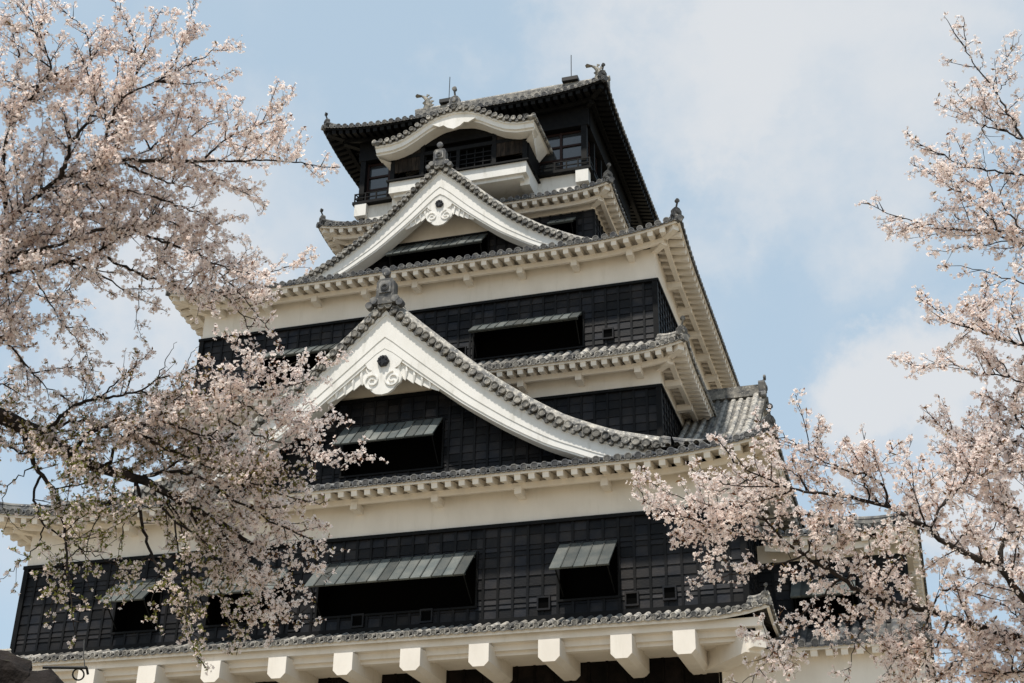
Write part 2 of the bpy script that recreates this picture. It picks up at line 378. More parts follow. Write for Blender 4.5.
def window(O, U, u0, u1, z0, z1, out=1.15, drop=1.1, flapw=None, stick=True, recess=.7, fl='flap'):
    O = Vector((O[0], O[1], 0)); U = Vector(U); nn = Vector((U.y, -U.x, 0))
    P = lambda u, z, o: tuple(O + U*u + nn*o + Vector((0,0,z)))
    mb = MB()
    mb.add([P(u0,z0,0),P(u1,z0,0),P(u1,z1,0),P(u0,z1,0),P(u0,z0,-recess),P(u1,z0,-recess),P(u1,z1,-recess),P(u0,z1,-recess)],
           [(4,5,6,7),(0,1,5,4),(1,2,6,5),(2,3,7,6),(3,0,4,7)], .5)
    w = mb.build('window', M['void'], castle)
    fb = MB(); e = .07
    for (a, b, c, d) in ((u0-e, u1+e, z1, z1+e), (u0-e, u1+e, z0-e, z0), (u0-e, u0, z0, z1), (u1, u1+e, z0, z1)):
        fb.add([P(a,c,0),P(b,c,0),P(b,d,0),P(a,d,0),P(a,c,.09),P(b,c,.09),P(b,d,.09),P(a,d,.09)], [(4,5,6,7),(0,1,5,4),(1,2,6,5),(2,3,7,6),(3,0,4,7)], .3)
    fb.build('window_frame', M['timber'], w)
    if out:
        f = MB(); n = max(3, int(round((u1-u0)/.36)))
        ln = math.hypot(out, drop); nx, nz = drop/ln, out/ln   # outward normal of the board
        for i in range(n):
            a = u0+(u1-u0)*i/n+.008; b = u0+(u1-u0)*(i+1)/n-.008
            lift_ = random.uniform(-.006, .006)
            V = []
            for t_ in (0, .05):
                for (uu_, k) in ((a, 0), (b, 0), (b, 1), (a, 1)):
                    V.append(P(uu_, z1+.02-drop*k+t_*nz+lift_, .06+out*k+t_*nx))
            f.add(V, [(3,2,1,0),(4,5,6,7),(0,1,5,4),(1,2,6,5),(2,3,7,6),(3,0,4,7)])
            if i: # cover strip
                c = u0+(u1-u0)*i/n
                p = Vector(P(c, z1+.02+.065*nz, .06+.065*nx)); q = Vector(P(c, z1+.02-drop+.065*nz, .06+out+.065*nx))
                f.beam(p, q, .035, .03, upv=tuple(nn*nx+Vector((0,0,nz))), tint=0)
        for k in (.12, .9):
            p = Vector(P(u0+.02, z1-drop*k-.02, .04+out*k)); q = Vector(P(u1-.02, z1-drop*k-.02, .04+out*k)); f.beam(p, q, .06, .06, tint=.2)
        f.build('shutter_flap', M[fl], w)
        if stick:
            for u in (u0+.12, u1-.12):
                st = MB(); st.beam(P(u, z0+.1, .05), P(u, z1-drop*.85, .02+out*.85), .035, .035, tint=.2); st.build('prop_stick', M['timber'], w)
    return w
def loophole(O, U, u, z, s=.34):
    O = Vector((O[0], O[1], 0)); U = Vector(U); nn = Vector((U.y, -U.x, 0))
    P = lambda a, b, o: tuple(O + U*(u+a) + nn*o + Vector((0,0,z+b)))
    mb = MB()
    for (a, b, c, d) in ((-s/2-.05, s/2+.05, s/2, s/2+.06), (-s/2-.05, s/2+.05, -s/2-.06, -s/2), (-s/2-.05, -s/2, -s/2, s/2), (s/2, s/2+.05, -s/2, s/2)):
        mb.add([P(a,c,.03),P(b,c,.03),P(b,d,.03),P(a,d,.03),P(a,c,.13),P(b,c,.13),P(b,d,.13),P(a,d,.13)], [(4,5,6,7),(0,1,5,4),(1,2,6,5),(2,3,7,6),(3,0,4,7)], .5)
    mb.box  # frame only
    o = mb.build('loophole', M['wood'], castle)
    v_ = MB(); v_.add([P(-s/2,-s/2,.068),P(s/2,-s/2,.068),P(s/2,s/2,.068),P(-s/2,s/2,.068)], [(0,1,2,3)], .5); v_.build('opening', M['void'], o)
    return o

# ------------------------------------------------------------------ gables
def offs(pr, d_, tp=1.):   # offset a polyline (a,z) downwards along its normal; a from 0 (apex) outward
    out = []
    for i, (a, z) in enumerate(pr):
        d = .2+(d_-.2)*(1-(1-tp)*min(1, i/(len(pr)*.75))) if tp < 1 else d_
        p, q = pr[max(i-1, 0)], pr[min(i+1, len(pr)-1)]
        t = Vector((q[0]-p[0], q[1]-p[1])).normalized(); n = Vector((t.y, -t.x))
        if n.y > 0: n = -n
        if i == 0: out.append((0., z - d/max(.2, abs(n.y)))) 
        else: out.append((a+n.x*d, z+n.y*d))
    # remove crossings at the apex
    return [p for i, p in enumerate(out) if i == 0 or (p[0] > .02)]
def dense(pts, n=28):
    xs = [p[0] for p in pts]; zs = [p[1] for p in pts]
    # catmull-like smooth through numpy: arc resample then smooth
    X = np.array(xs); Z = np.array(zs); T = np.concatenate([[0], np.cumsum(np.hypot(np.diff(X), np.diff(Z)))])
    tt = np.linspace(0, T[-1], 200); x = np.interp(tt, T, X); z = np.interp(tt, T, Z)
    for _ in range(60):
        x[1:-1] = (x[:-2]+x[1:-1]*2+x[2:])/4; z[1:-1] = (z[:-2]+z[1:-1]*2+z[2:])/4
    idx = np.linspace(0, 199, n).astype(int)
    return [(float(x[i]), float(z[i])) for i in idx]
def spiral(mb, fn, cx, cz, r, sgn, d, rad=.035):
    pts = []
    for i in range(26):
        t = i/25; an = sgn*(math.pi*.5 + t*3.6*math.pi*.9); q = r*(1-.82*t)
        pts.append(fn(cx+sgn*0+math.cos(an)*q, cz+math.sin(an)*q, d))
    mb.tube(pts, rad, 5, tint=.4)
def gable(C, A, D, prof, yb, wall_in=1.35, band_z=None, zbot=None, win=None, s=1., pend=True, label=None, tile_depth=None, orn='crest'):
    """C plan point of the gable centre on the barge plane; A unit along; D unit inward; prof half profile (a,z); yb depth of the roof behind"""
    C = Vector((C[0], C[1], 0)); A = Vector(A); D = Vector(D)
    fn = lambda a, z, d: tuple(C + A*a + D*d + Vector((0,0,z)))
    pr = dense(prof); G = empty('gable', label, 'x'); del G['category']; G.parent = castle
    if not label: del G['label']
    full = lambda p: [(-a, z) for a, z in p[::-1]] + p[1:]
    til = MB(); nD = 5
    fp = full(pr)
    # roof sheet, underside sheet
    til.grid([[fn(a, z-.03, yb*j/nD) for a, z in fp] for j in range(nD+1)], .3)
    un_ = full(offs(pr, .20)); til.grid([[fn(a, z, yb*j/nD) for a, z in un_] for j in range(nD+1)], .3, flip=True)
    # barrels down the slope
    T = np.cumsum([0]+[math.dist(pr[i], pr[i+1]) for i in range(len(pr)-1)])
    d = .62
    while d < yb:
        for sg in (-1, 1):
            V = []; tn = random.random(); j = random.uniform(-.012, .012)
            for a, z in pr:
                for k in range(6):
                    an = math.pi*k/5; V.append(fn(sg*a, z+math.sin(an)*.10, d+j+math.cos(an)*.10))
            F = [(i*6+k, (i+1)*6+k, (i+1)*6+k+1, i*6+k+1) for i in range(len(pr)-1) for k in range(5)]
            til.add(V, F, tn)
        d += .32
    # rake: transverse tiles with round ends facing out, and the thick roll above
    step = .36*s; nn_ = int(T[-1]/step); X = np.array([p[0] for p in pr]); Z = np.array([p[1] for p in pr])
    for sg in (-1, 1):
        for i in range(nn_+1):
            t = min(T[-1], (i+.55)*step); a = float(np.interp(t, T, X)); z = float(np.interp(t, T, Z)); rj = random.uniform(-.012, .012)
            c = Vector(fn(sg*a, z-.07*s+rj, 0)); tn = random.random()
            til.lathe(c+D*-.02, -D, [(-.62, .145*s), (.06+rj, .148*s), (.06+rj, .115*s), (.04, .11*s)], 10, tn*.5+.1)
            t2 = min(T[-1], (i+1.05)*step); a2 = float(np.interp(t2, T, X)); z2 = float(np.interp(t2, T, Z))
            til.lathe(Vector(fn(sg*a2, z2-.25*s, .0)), -D, [(-.5, .11*s), (.02, .11*s)], 8, tn*.5)
        up1 = [(fn(sg*a, z+.14*s, .30)) for a, z in pr]; til.tube(up1, .20*s, 8, tint=.8)
        up2 = [(fn(sg*a, z+.02*s, .10)) for a, z in pr]; til.tube(up2, .10*s, 8, tint=.6)
    # main ridge
    za = pr[0][1]
    til.box_ = None
    for (hh, ww) in ((.12, .42), (.30, .34), (.46, .26)):
        p, q = Vector(fn(0, za+hh, .15)), Vector(fn(0, za+hh, yb)); til.beam(p, q, ww*s, .17, tint=.4)
    til.tube([fn(0, za+.60*s, .12), fn(0, za+.60*s, yb)], .11*s, 8, tint=.6)
    tr = til.build('gable_roof', M['tile_light'], G)
    # ridge end tile
    ang = math.atan2(-D.y, -D.x)
    if orn == 'crest':
        mb = MB(); f3 = lambda a, b, e: fn(a*s, za+b*s, -e*s)
        pl = [(-.42,-.15),(.42,-.15),(.50,.08),(.36,.22),(.36,.78),(.26,.93),(-.26,.93),(-.36,.78),(-.36,.22),(-.50,.08)]
        mb.prism(pl, f3, .12, -.25, .3)
        mb.prism([(a*.66, b*.72+.14) for a, b in pl[3:9]], f3, .17, .1, .8)
        mb.lathe(f3(0, .52, .16), -D, [(0, .17*s), (.05*s, .17*s), (.07*s, .10*s), (.03*s, .06*s)], 12, .1)
        for e in (-1, 1):
            mb.lathe(f3(.44*e, .0, .1), -D, [(-.2*s, .15*s), (.08*s, .15*s), (.08*s, .1*s)], 12, .6)
            mb.lathe(f3(.62*e, -.18, .1), -D, [(-.2*s, .14*s), (.08*s, .14*s), (.08*s, .1*s)], 12, .5)
        mb.tube([f3(0, .85, -.1), f3(0, 1.0, .0), f3(0, 1.12, .12)], .07*s, 8, tint=.5)
        mb.lathe(f3(0, 1.2, .1), -D, [(-.08*s, .06*s), (-.06*s, .17*s), (.06*s, .17*s), (.08*s, .1*s)], 12, .6)
        mb.build('ridge_end_tile', M['tile'], tr)
    # barge boards, stepped
    bb = MB()
    def strip(o0, o1, y0, y1, tn=.5):
        a0, a1 = offs(pr, o0, .6), offs(pr, o1, .6)
        n = min(len(a0), len(a1)); a0, a1 = resamp(a0, 30), resamp(a1, 30)
        F0, F1 = full(a0), full(a1)
        bb.grid([[fn(a, z, y0) for a, z in F0], [fn(a, z, y0) for a, z in F1]], tn, flip=False)
        bb.grid([[fn(a, z, y0) for a, z in F1], [fn(a, z, y1) for a, z in F1]], tn)
        bb.grid([[fn(a, z, y1) for a, z in F0], [fn(a, z, y0) for a, z in F0]], tn)
        bb.grid([[fn(a, z, y1) for a, z in F1], [fn(a, z, y1) for a, z in F0]], tn)
    def resamp(p, n):
        p = np.array(p); T_ = np.concatenate([[0], np.cumsum(np.hypot(*np.diff(p, axis=0).T))]); tt = np.linspace(0, T_[-1], n)
        return list(zip(np.interp(tt, T_, p[:, 0]).tolist(), np.interp(tt, T_, p[:, 1]).tolist()))
    strip(.24*s, .36*s, .10, .7); strip(.36*s, 1.02*s, .14, .7); strip(1.02*s, 1.36*s, .165, .75); strip(1.36*s, 1.47*s, .20, .8)
    bb.build('barge_board', M['barge'], G)
    # plaster under the roof between barge and wall
    sb = MB(); u2 = full(offs(pr, .26)); sb.grid([[fn(a, z, .6) for a, z in u2], [fn(a, z, wall_in+.1) for a, z in u2]], .5, flip=True)
    sb.build('gable_soffit', M['plaster'], G)
    # wall
    tf0 = lambda a: float(np.interp(abs(a), X, Z)) - .3
    w = wall_in; wb = MB(); n = 60; half = X[-1]
    aa = [half*(-1+2*i/n) for i in range(n+1)]
    top = [fn(a, max(tf0(a), zbot), w) for a in aa]; bt = [fn(a, min(max(tf0(a), zbot), band_z), w) for a in aa]
    wb.grid([top, bt], .5); wb.build('gable_plaster', M['plaster'], G)
    holes = []
    if win: holes = [(half+win[0], half+win[1], win[2], win[3])]
    o0 = C - A*half + D*w
    vb = MB(); n2 = 60
    vb.grid([[fn(a, min(max(tf0(a)-.02, zbot), band_z), w+.8) for a in aa], [fn(a, zbot-.6, w+.8) for a in aa]], .5); vb.build('gable_core', M['void'], G)
    boards((o0.x, o0.y), A, 2*half, zbot, band_z, holes, topf=lambda u: tf0(u-half)-.03, parent=G, name='gable_boards')
    if win:
        wo_ = window((o0.x, o0.y), A, half+win[0], half+win[1], win[2], win[3], out=win[4], drop=win[5]); wo_.parent = castle
    hw = float(np.interp(-(band_z+.45), -Z, X)); tb = MB(); tb.beam(fn(-hw, band_z, w-.03), fn(hw, band_z, w-.03), .14, .16, tint=.2); tb.build('tie_beam', M['timber'], G)
    # pendant
    if pend:
        pb = MB(); za2 = za - 1.62*s/.70
        f3 = lambda a, b, e: fn(a*s, za2+b*s, .30-e*s)
        body = [(0,.55),(.30,.2),(.62,-.25),(.56,-.50),(.30,-.62),(.40,-.80),(.62,-.95),(.50,-1.28),(.25,-1.40),(0,-1.50),(-.25,-1.40),(-.50,-1.28),(-.62,-.95),(-.40,-.80),(-.30,-.62),(-.56,-.50),(-.62,-.25),(-.30,.2)]
        body = [(0,.75),(.75,-.15),(.62,-.36),(.44,-.46),(.64,-.58),(.76,-.82),(.70,-1.04),(.52,-1.18),(.44,-1.30),(.24,-1.44),(0,-1.48),(-.24,-1.44),(-.44,-1.30),(-.52,-1.18),(-.70,-1.04),(-.76,-.82),(-.64,-.58),(-.44,-.46),(-.62,-.36),(-.75,-.15)]
        pb.prism(body, f3, .12, 0, .5)
        for e in (-1, 1):
            spiral(pb, f3, .40*e, -.90, .33, e, .14, .04*s)
            # leaf wings creeping down along the barge
            base = offs(pr, 1.46*s, .6)
            b0 = resamp(base, 60)
            ol = []; lo = []; t0, t1 = .05, .25
            for k in range(25):
                t = t0+(t1-t0)*k/24; a, z = b0[int(t*59)]; a2, z2 = b0[int(t*59)+1]; f_ = t*59-int(t*59); a, z = a+(a2-a)*f_, z+(z2-z)*f_
                ol.append((a+.03, z+.10)); w_ = (.62*(1-k/24)**.8+.10)*s; sv = (k % 4)/4.
                lo.append((a-.25*w_+.10*sv*s, z-w_*(.72+.35*sv)))
            pb.prism([(e*x_, y_) for x_, y_ in (ol+lo[::-1])[::e]], lambda p_, q_, d_: fn(p_, q_, .34-d_), .05, 0, .5)
            for k in (2, 6, 10, 14, 18):
                p_, q_ = ol[k], lo[min(24, k+1)]; pb.tube([fn(e*p_[0], p_[1]-.1, .28), fn(e*(p_[0]*.5+q_[0]*.5+.03), (p_[1]+q_[1])/2, .27), fn(e*q_[0], q_[1]+.03, .28)], [.05*s, .06*s, .02*s], 6, tint=.5)
            spiral(pb, fn, e*(lo[1][0]+.16*s), lo[1][1]+.30*s, .24*s, e, .27, .045*s)
        po = pb.build('gable_pendant', M['barge'], G)
        hb = MB(); hb.lathe(f3(0, -.14, .12), -D, [(0, .24*s), (.10*s, .24*s), (.12*s, .15*s)], 6, .3)
        for k in range(6):
            an = R(60*k+30); hb.lathe(f3(.15*math.cos(an), -.14+.15*math.sin(an), .24), -D, [(-.03*s, .075*s), (.03*s, .05*s)], 8, .3)
        hb.build('hexagonal_boss', M['hex'], po)
    return G

# ------------------------------------------------------------------ stone base and ground
def stuff_struct(o, kind='structure'): o['kind'] = kind
gm = mat('dry ground', (.34, .285, .20), (.24, .20, .14), scale=.4, rough=.95, bump=.5, bscale=6)
mb = MB(); mb.add([(-3000,-3000,-13.9),(3000,-3000,-13.9),(3000,3000,-13.9),(-3000,3000,-13.9)], [(0,1,2,3)]); o = mb.build('ground', gm); o['kind'] = 'structure'
stone = mat('dark base stone', (.16, .15, .135), (.30, .28, .24), scale=1.2, rough=.9, bump=.6, bscale=8, tint=.35)
mb = MB()
for (O, U, L, nn) in (((-12.2,1.6),(1,0),30.4,(0,-1)), ((18.2,1.6),(0,1),26,(1,0)), ((-12.2,27.6),(0,-1),26,(-1,0))):
    nr = 14
    for r in range(nr):
        z0, z1 = -13.9 + (11.0)*r/nr, -13.9+11.0*(r+1)/nr; f = lambda z: 4.5*((-2.9-z)/11.0)**1.7 if z < -2.9 else 0
        u = -f(z0); 
        while u < L+f(z0):
            w = random.uniform(.7, 1.4); o0, o1 = f(z0), f(z1); e = .035; bl = random.uniform(.03, .12)
            q = lambda uu, zz, oo: (O[0]+U[0]*uu+nn[0]*oo, O[1]+U[1]*uu+nn[1]*oo, zz)
            ub = min(u+w, L+f(z0))
            mb.add([q(u+e,z0+e,o0-.2),q(ub-e,z0+e,o0-.2),q(ub-e,z1-e,o1-.2),q(u+e,z1-e,o1-.2),q(u+.12,z0+.12,o0+bl),q(ub-.12,z0+.12,o0+bl),q(ub-.12,z1-.12,o1+bl),q(u+.12,z1-.12,o1+bl)],
                   [(4,5,6,7),(0,1,5,4),(1,2,6,5),(2,3,7,6),(3,0,4,7)])
            u += w
    mb.add([(O[0]+nn[0]*4.25-U[0]*4.4, O[1]+nn[1]*4.25-U[1]*4.4,-13.9),(O[0]+U[0]*(L+4.4)+nn[0]*4.25,O[1]+U[1]*(L+4.4)+nn[1]*4.25,-13.9),(O[0]+U[0]*L-nn[0]*.3,O[1]+U[1]*L-nn[1]*.3,-2.9),(O[0]-nn[0]*.3,O[1]-nn[1]*.3,-2.9)], [(0,1,2,3)], 0)
sb_ = mb.build('stone_base', stone); sb_['label'] = 'high sloping stone wall under the castle keep'; sb_['category'] = 'stone wall'

# ------------------------------------------------------------------ tier 0: overhanging floor on cantilever beams
def core(a, b, name='light_block_core'):  # opaque inner box, added to stop light leaking through the thin boards
    mb = MB(); mb.box(a, b, .5); return mb.build(name, M['void'], castle)
BW, BD = 13.0, 28.8
core((-12.2, 1.6, -2.95), (18.0, 27.5, -.9)); core((-12.2, .8, -.9), (12.2, 28, 4.4))
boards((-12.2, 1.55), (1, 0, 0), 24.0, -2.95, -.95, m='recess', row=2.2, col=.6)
mb = MB(); mb.box((-13.25, -.45, -1.12), (13.2, 1.6, -.80), .5)          # plastered floor edge
mb.box((-13.45, -.72, -.92), (13.45, -.40, -.66), .5); mb.box((-13.3, -.30, -1.24), (13.2, -.02, -1.10), .5); mb.build('floor_plaster', M['plaster'], castle)
mb = MB(); mb.box((12.9, -.45, -1.12), (13.45, 27, -.80), .5); mb.build('floor_plaster', M['plaster'], castle)
bx = [x_-.2 for x_ in [-11.2, -8.95, -6.66, -4.28, -1.92, .38, 2.66, 4.93, 7.18, 9.43, 11.35]]
for x in bx:
    mb = MB(); w = .33+random.uniform(-.012, .012); h = .70+random.uniform(-.02, .02); z1 = -1.0; c = .15+random.uniform(-.015, .015)
    pl = [(-w, z1), (-w, z1-h+c), (-w+c, z1-h), (w-c, z1-h), (w, z1-h+c), (w, z1)]
    mb.prism([(x+a, b) for a, b in pl], lambda a, b, d: (a, d, b), -1.02+random.uniform(-.03, .03), 1.6, .5)
    mb.build('cantilever_beam', M['plaster'], castle)
mb = MB(); mb.beam((13.15, -.55, -1.38), (11.4, 1.7, -1.38), .62, .62, tint=.5); mb.beam((13.35, -.80, -1.36), (13.15, -.55, -1.36), .42, .46, tint=.5)
mb.build('corner_beam', M['plaster'], castle)
skirt(-13.75, -.98, 13.75, 29.7, 1.0, .75, -.55, .42, .30, .5, pitch=.305, tm='tile_light', raf=.42, teeth=False, purlin=False, brk=0, thick=1, rad=.095, liftlen=2.2, curve=.1, orn=.6)
mb = MB(); mb.box((-13.15, -.13, -.16), (13.15, .02, .02), .2); mb.box((13.0, -.12, -.16), (13.13, 28, .02), .2); mb.build('sill_board', M['timber'], castle)

# ------------------------------------------------------------------ tier 1
wins1 = [(11.7, 17.25, .50, 2.26), (4.0, 5.7, .50, 2.26), (20.07, 21.98, .50, 2.26), (7.6, 10.6, .5, 2.26)]
boards((-13, 0), (1, 0, 0), 26, 0, 3.12, wins1)
boards((13, 0), (0, 1, 0), 28.8, 0, 3.12); boards((-13, 28.8), (0, -1, 0), 28.8, 0, 3.20, col=.8); boards((13, 28.8), (-1, 0, 0), 26, 0, 3.2, col=.8)
mb = MB()
for (a, b) in (((-13.05, -.1, 0), (-12.86, .1, 3.2)), ((12.86, -.1, 0), (13.05, .1, 3.2)), ((-13.08, -.12, 3.08), (13.08, .05, 3.20)), ((12.95, -.1, 3.08), (13.1, 28.8, 3.20)), ((-13.1, -.1, 3.08), (-12.95, 28.8, 3.20))): mb.box(a, b, .3)
mb.build('corner_post', M['timber'], castle)
for i, w in enumerate(wins1): window((-13, 0), (1, 0, 0), *w, out=(1.15, 1.1, 1.3, 1.15)[i], drop=(1.1, 1.05, 1.2, 1.1)[i])
for u, z in ((19.55, .42), (22.4, .35), (23.6, .45), (10.9, .3), (13.2, .28), (15.6, .28)): loophole((-13, 0), (1, 0, 0), u, z)
for (O, U, L) in (((-13.0, -.02), (1, 0, 0), 26.0), ((13.02, 0), (0, 1, 0), 28.8), ((-13.02, 28.8), (0, -1, 0), 28.8)): plain_wall(O, U, L, 3.20, 4.62)
skirt(-14.3, -1.3, 14.3, 30.1, 5.7, 4.6, 4.60, 2.75, .50, 1.3, brk=2.9, liftlen=4.8)
# wing on the right
boards((13, 2.5), (1, 0, 0), 4.65, -.2, 2.0, [(1.1, 3.1, -.05, 1.25)]); boards((17.65, 2.5), (0, 1, 0), 14, -.2, 2.0)
core((12.4, 3.3, -.9), (17.0, 16, 2.6)); window((13, 2.5), (1, 0, 0), 1.1, 3.1, -.05, 1.25, out=.9, drop=.75)
plain_wall((13, 2.48), (1, 0, 0), 4.67, 2.0, 2.6); plain_wall((17.67, 2.5), (0, 1, 0), 14, 2.0, 2.6)
skirt(13.0, 1.55, 18.2, 17.6, 4.0, 3.6, 2.5, 1.9, .25, .62, sides=('front', 'right'), brk=2.0)
skirt(12.2, .95, 18.15, 17.7, 1.55, .5, -1.12, .95, .1, .6, sides=('front', 'right'), brk=0, purlin=False, pitch=.40, rad=.125, raf=.46, liftlen=2, clipu=lambda sd, u: not (sd == 'front' and u < .8), curve=.1, tm='tile')
mb = MB(); mb.box((11.75, 1.5, -5.2), (17.9, 2.4, -1.12), .5); mb.box((17.0, 2.3, -5.2), (17.9, 16, -1.35), .5); mb.build('wing_wall', M['plaster'], castle)

# ------------------------------------------------------------------ lower front gable
P1 = [(0,12.88),(1.04,11.85),(2.27,10.72),(3.85,9.30),(5.35,8.15),(6.8,7.20),(8.55,6.42),(10.2,5.98)]
gable((0, 1.0), (1, 0, 0), (0, 1, 0), P1, 3.5, wall_in=1.4, band_z=9.5, zbot=6.0, win=(-1.9, 2.0, 6.5, 8.36, 1.0, 1.05, 4.4), label='large lower gable with white barge boards')
# ------------------------------------------------------------------ tiers 2 and 3
for (z0, z1, b1, wl) in ((6.6, 9.66, 10.75, []), (11.0, 14.15, 15.6, [(12.12, 16.5, 11.72, 13.15), (2.9, 7.0, 11.72, 13.15)])):
    boards((-9.7, 4.4), (1, 0, 0), 19.4, z0, z1, wl); boards((9.7, 4.4), (0, 1, 0), 20, z0, z1); boards((-9.7, 24.4), (0, -1, 0), 20, z0, z1, col=.8)
    for (O, U, L) in (((-9.7, 4.38), (1, 0, 0), 19.4), ((9.72, 4.4), (0, 1, 0), 20), ((-9.72, 24.4), (0, -1, 0), 20)): plain_wall(O, U, L, z1+.06, b1)
    mb = MB()
    for (a, b) in (((-9.76, 4.29, z0), (-9.56, 4.5, z1)), ((9.56, 4.29, z0), (9.76, 4.5, z1)), ((-9.8, 4.27, z1-.03), (9.8, 4.5, z1+.08)), ((9.6, 4.3, z1-.03), (9.81, 24.4, z1+.08)), ((-9.81, 4.3, z1-.03), (-9.6, 24.4, z1+.08))): mb.box(a, b, .3)
    mb.build('corner_post', M['timber'], castle)
    for w in wl: window((-9.7, 4.4), (1, 0, 0), *w, out=.75, drop=.62)
core((-8.9, 5.2, 4.5), (8.9, 24, 16.2))
for u, z in ((17.5, 12.1), (10.2, 12.2), (1.2, 12.1)): loophole((-9.7, 4.4), (1, 0, 0), u, z)
loophole((-9.7, 4.4), (1, 0, 0), 11.6, 12.1)
skirt(-10.95, 3.15, 10.95, 25.6, 1.25, 1.25, 10.66, .85, .35, 1.2, tm='tile_light', brk=2.25, liftlen=3, curve=.1, raf=.40)
skirt(-10.95, 3.15, 10.95, 25.6, 6.6, 4.95, 15.62, 3.3, .50, 1.25, brk=2.2)
# ------------------------------------------------------------------ upper front gable, side gable
P2 = [(0,22.42),(.92,21.6),(1.9,20.58),(3.28,19.32),(4.6,18.40),(6.1,17.62),(7.2,17.2)]
gable((0, 6.0), (1, 0, 0), (0, 1, 0), P2, 3.8, wall_in=1.3, band_z=19.3, zbot=17.0, win=(-2.5, 1.9, 17.3, 19.2, .85, .85, 3.2), s=.80, label='smaller upper gable with white barge boards')
P3 = [(0,12.0),(1.1,11.1),(2.4,10.0),(4.0,8.8),(5.6,7.8),(7.2,7.0),(8.8,6.3),(10.4,5.8)]
gable((12.75, 11.3), (0, 1, 0), (-1, 0, 0), P3, 3.2, wall_in=1.3, band_z=9.3, zbot=6.2, s=.72, pend=True, label='side gable roof of grey tiles')
gable((-12.75, 11.3), (0, -1, 0), (1, 0, 0), P3, 3.2, wall_in=1.3, band_z=9.3, zbot=6.2, s=.72, pend=True, label='left side gable')
# ------------------------------------------------------------------ tier 4
core((-5.3, 10.5, 17), (5.3, 19.5, 27.5))
boards((-6, 9.8), (1, 0, 0), 12, 18.3, 21.35, [(10.0, 11.2, 19.9, 21.0)]); boards((6, 9.8), (0, 1, 0), 9.8, 18.3, 21.35); boards((-6, 19.6), (0, -1, 0), 9.8, 18.3, 21.35, col=.8)
window((-6, 9.8), (1, 0, 0), 10.0, 11.2, 19.9, 21.0, out=.55, drop=.45)
for (O, U, L) in (((-6, 9.78), (1, 0, 0), 12), ((6.02, 9.8), (0, 1, 0), 9.8), ((-6.02, 19.6), (0, -1, 0), 9.8)): plain_wall(O, U, L, 21.4, 22.1)
skirt(-7.05, 8.74, 7.05, 20.6, 1.4, 1.2, 21.86, .72, .33, 1.0, brk=0, liftlen=2.6, curve=.1, purlin=True)
# ------------------------------------------------------------------ top storey
for (O, U, L) in (((-5.6, 10.16), (1, 0, 0), 11.2), ((5.6, 10.16), (0, 1, 0), 8.6), ((-5.6, 18.76), (0, -1, 0), 8.6)): plain_wall(O, U, L, 22.3, 23.72, m='barge')
core((-4.9, 11.1, 22), (4.9, 18, 28))
mb = MB(); mb.box((-5.88, 9.86, 23.72), (5.88, 10.5, 23.86), .3); mb.box((5.5, 10.2, 23.722), (5.88, 19, 23.862), .3); mb.box((-5.88, 10.2, 23.722), (-5.5, 19, 23.862), .3)
mb.box((-5.76, 10.0, 26.25), (5.76, 10.35, 27.35), .4); mb.box((5.44, 10.2, 26.25), (5.76, 19, 27.352), .4); mb.box((-5.76, 10.2, 26.25), (-5.44, 19, 27.352), .4)
for x in (-5.52, 5.52): mb.box((x-.13, 10.02, 23.86), (x+.13, 10.3, 26.3), .4)
for y in (11.6, 13, 14.4, 15.8, 17.2, 18.6):
    for x in (-5.56, 5.56): mb.box((x-.09, y-.09, 23.86), (x+.09, y+.09, 26.3), .4)
for sx in (-1, 1):      # balustrade
    for z in (24.10, 24.34):
        mb.beam((sx*3.4, 9.97, z), (sx*5.76, 9.97, z), .045, .045, tint=.2); mb.beam((sx*5.76, 9.97, z), (sx*5.76, 18.8, z), .045, .045, tint=.2)
    for k in range(5): mb.box((sx*(3.6+.55*k)-.03, 9.94, 23.86), (sx*(3.6+.55*k)+.03, 10.0, 24.36), .2)
    for k in range(14): mb.box((sx*5.76-.03, 10.2+.62*k, 23.86), (sx*5.76+.03, 10.26+.62*k, 24.36), .2)
mb.build('top_storey_timber', M['timber'], castle)
for sx in (-1, 1):       # pale blocks at the ends of the plaster base
    mb = MB(); mb.box((sx*5.45-.30, 9.88, 23.05), (sx*5.45+.30, 10.3, 23.70), .5); mb.build('end_block', M['barge'], castle)
def glazed(O, U, u0, u1):
    O = Vector((O[0], O[1], 0)); U = Vector(U); nn = Vector((U.y, -U.x, 0))
    P = lambda u, z, o: tuple(O + U*u + nn*o + Vector((0,0,z)))
    mb = MB(); z0, z1 = 23.9, 26.22
    for z in (z0+.05, 24.72, 25.45, z1-.05): mb.beam(P(u0, z, -.22), P(u1, z, -.22), .09, .10, tint=.5)
    n = max(1, round((u1-u0)/1.35))
    for i in range(n+1):
        u = u0+(u1-u0)*i/n; mb.beam(P(u, z0, -.2), P(u, z1, -.2), .11, .11, upv=tuple(nn), tint=.5)
    w = mb.build('glazed_window', M['frame'], castle)
    g = MB(); g.add([P(u0, z0, -.24), P(u1, z0, -.24), P(u1, z1, -.24), P(u0, z1, -.24)], [(0,1,2,3)]); g.build('pane', M['glass'], w)
glazed((-5.6, 10.16), (1, 0, 0), .25, 2.45); glazed((-5.6, 10.16), (1, 0, 0), 8.9, 11.0)
for k in range(6): glazed((5.6, 10.16), (0, 1, 0), .25+1.4*k, 1.25+1.4*k); glazed((-5.6, 18.76), (0, -1, 0), .25+1.4*k, 1.25+1.4*k)
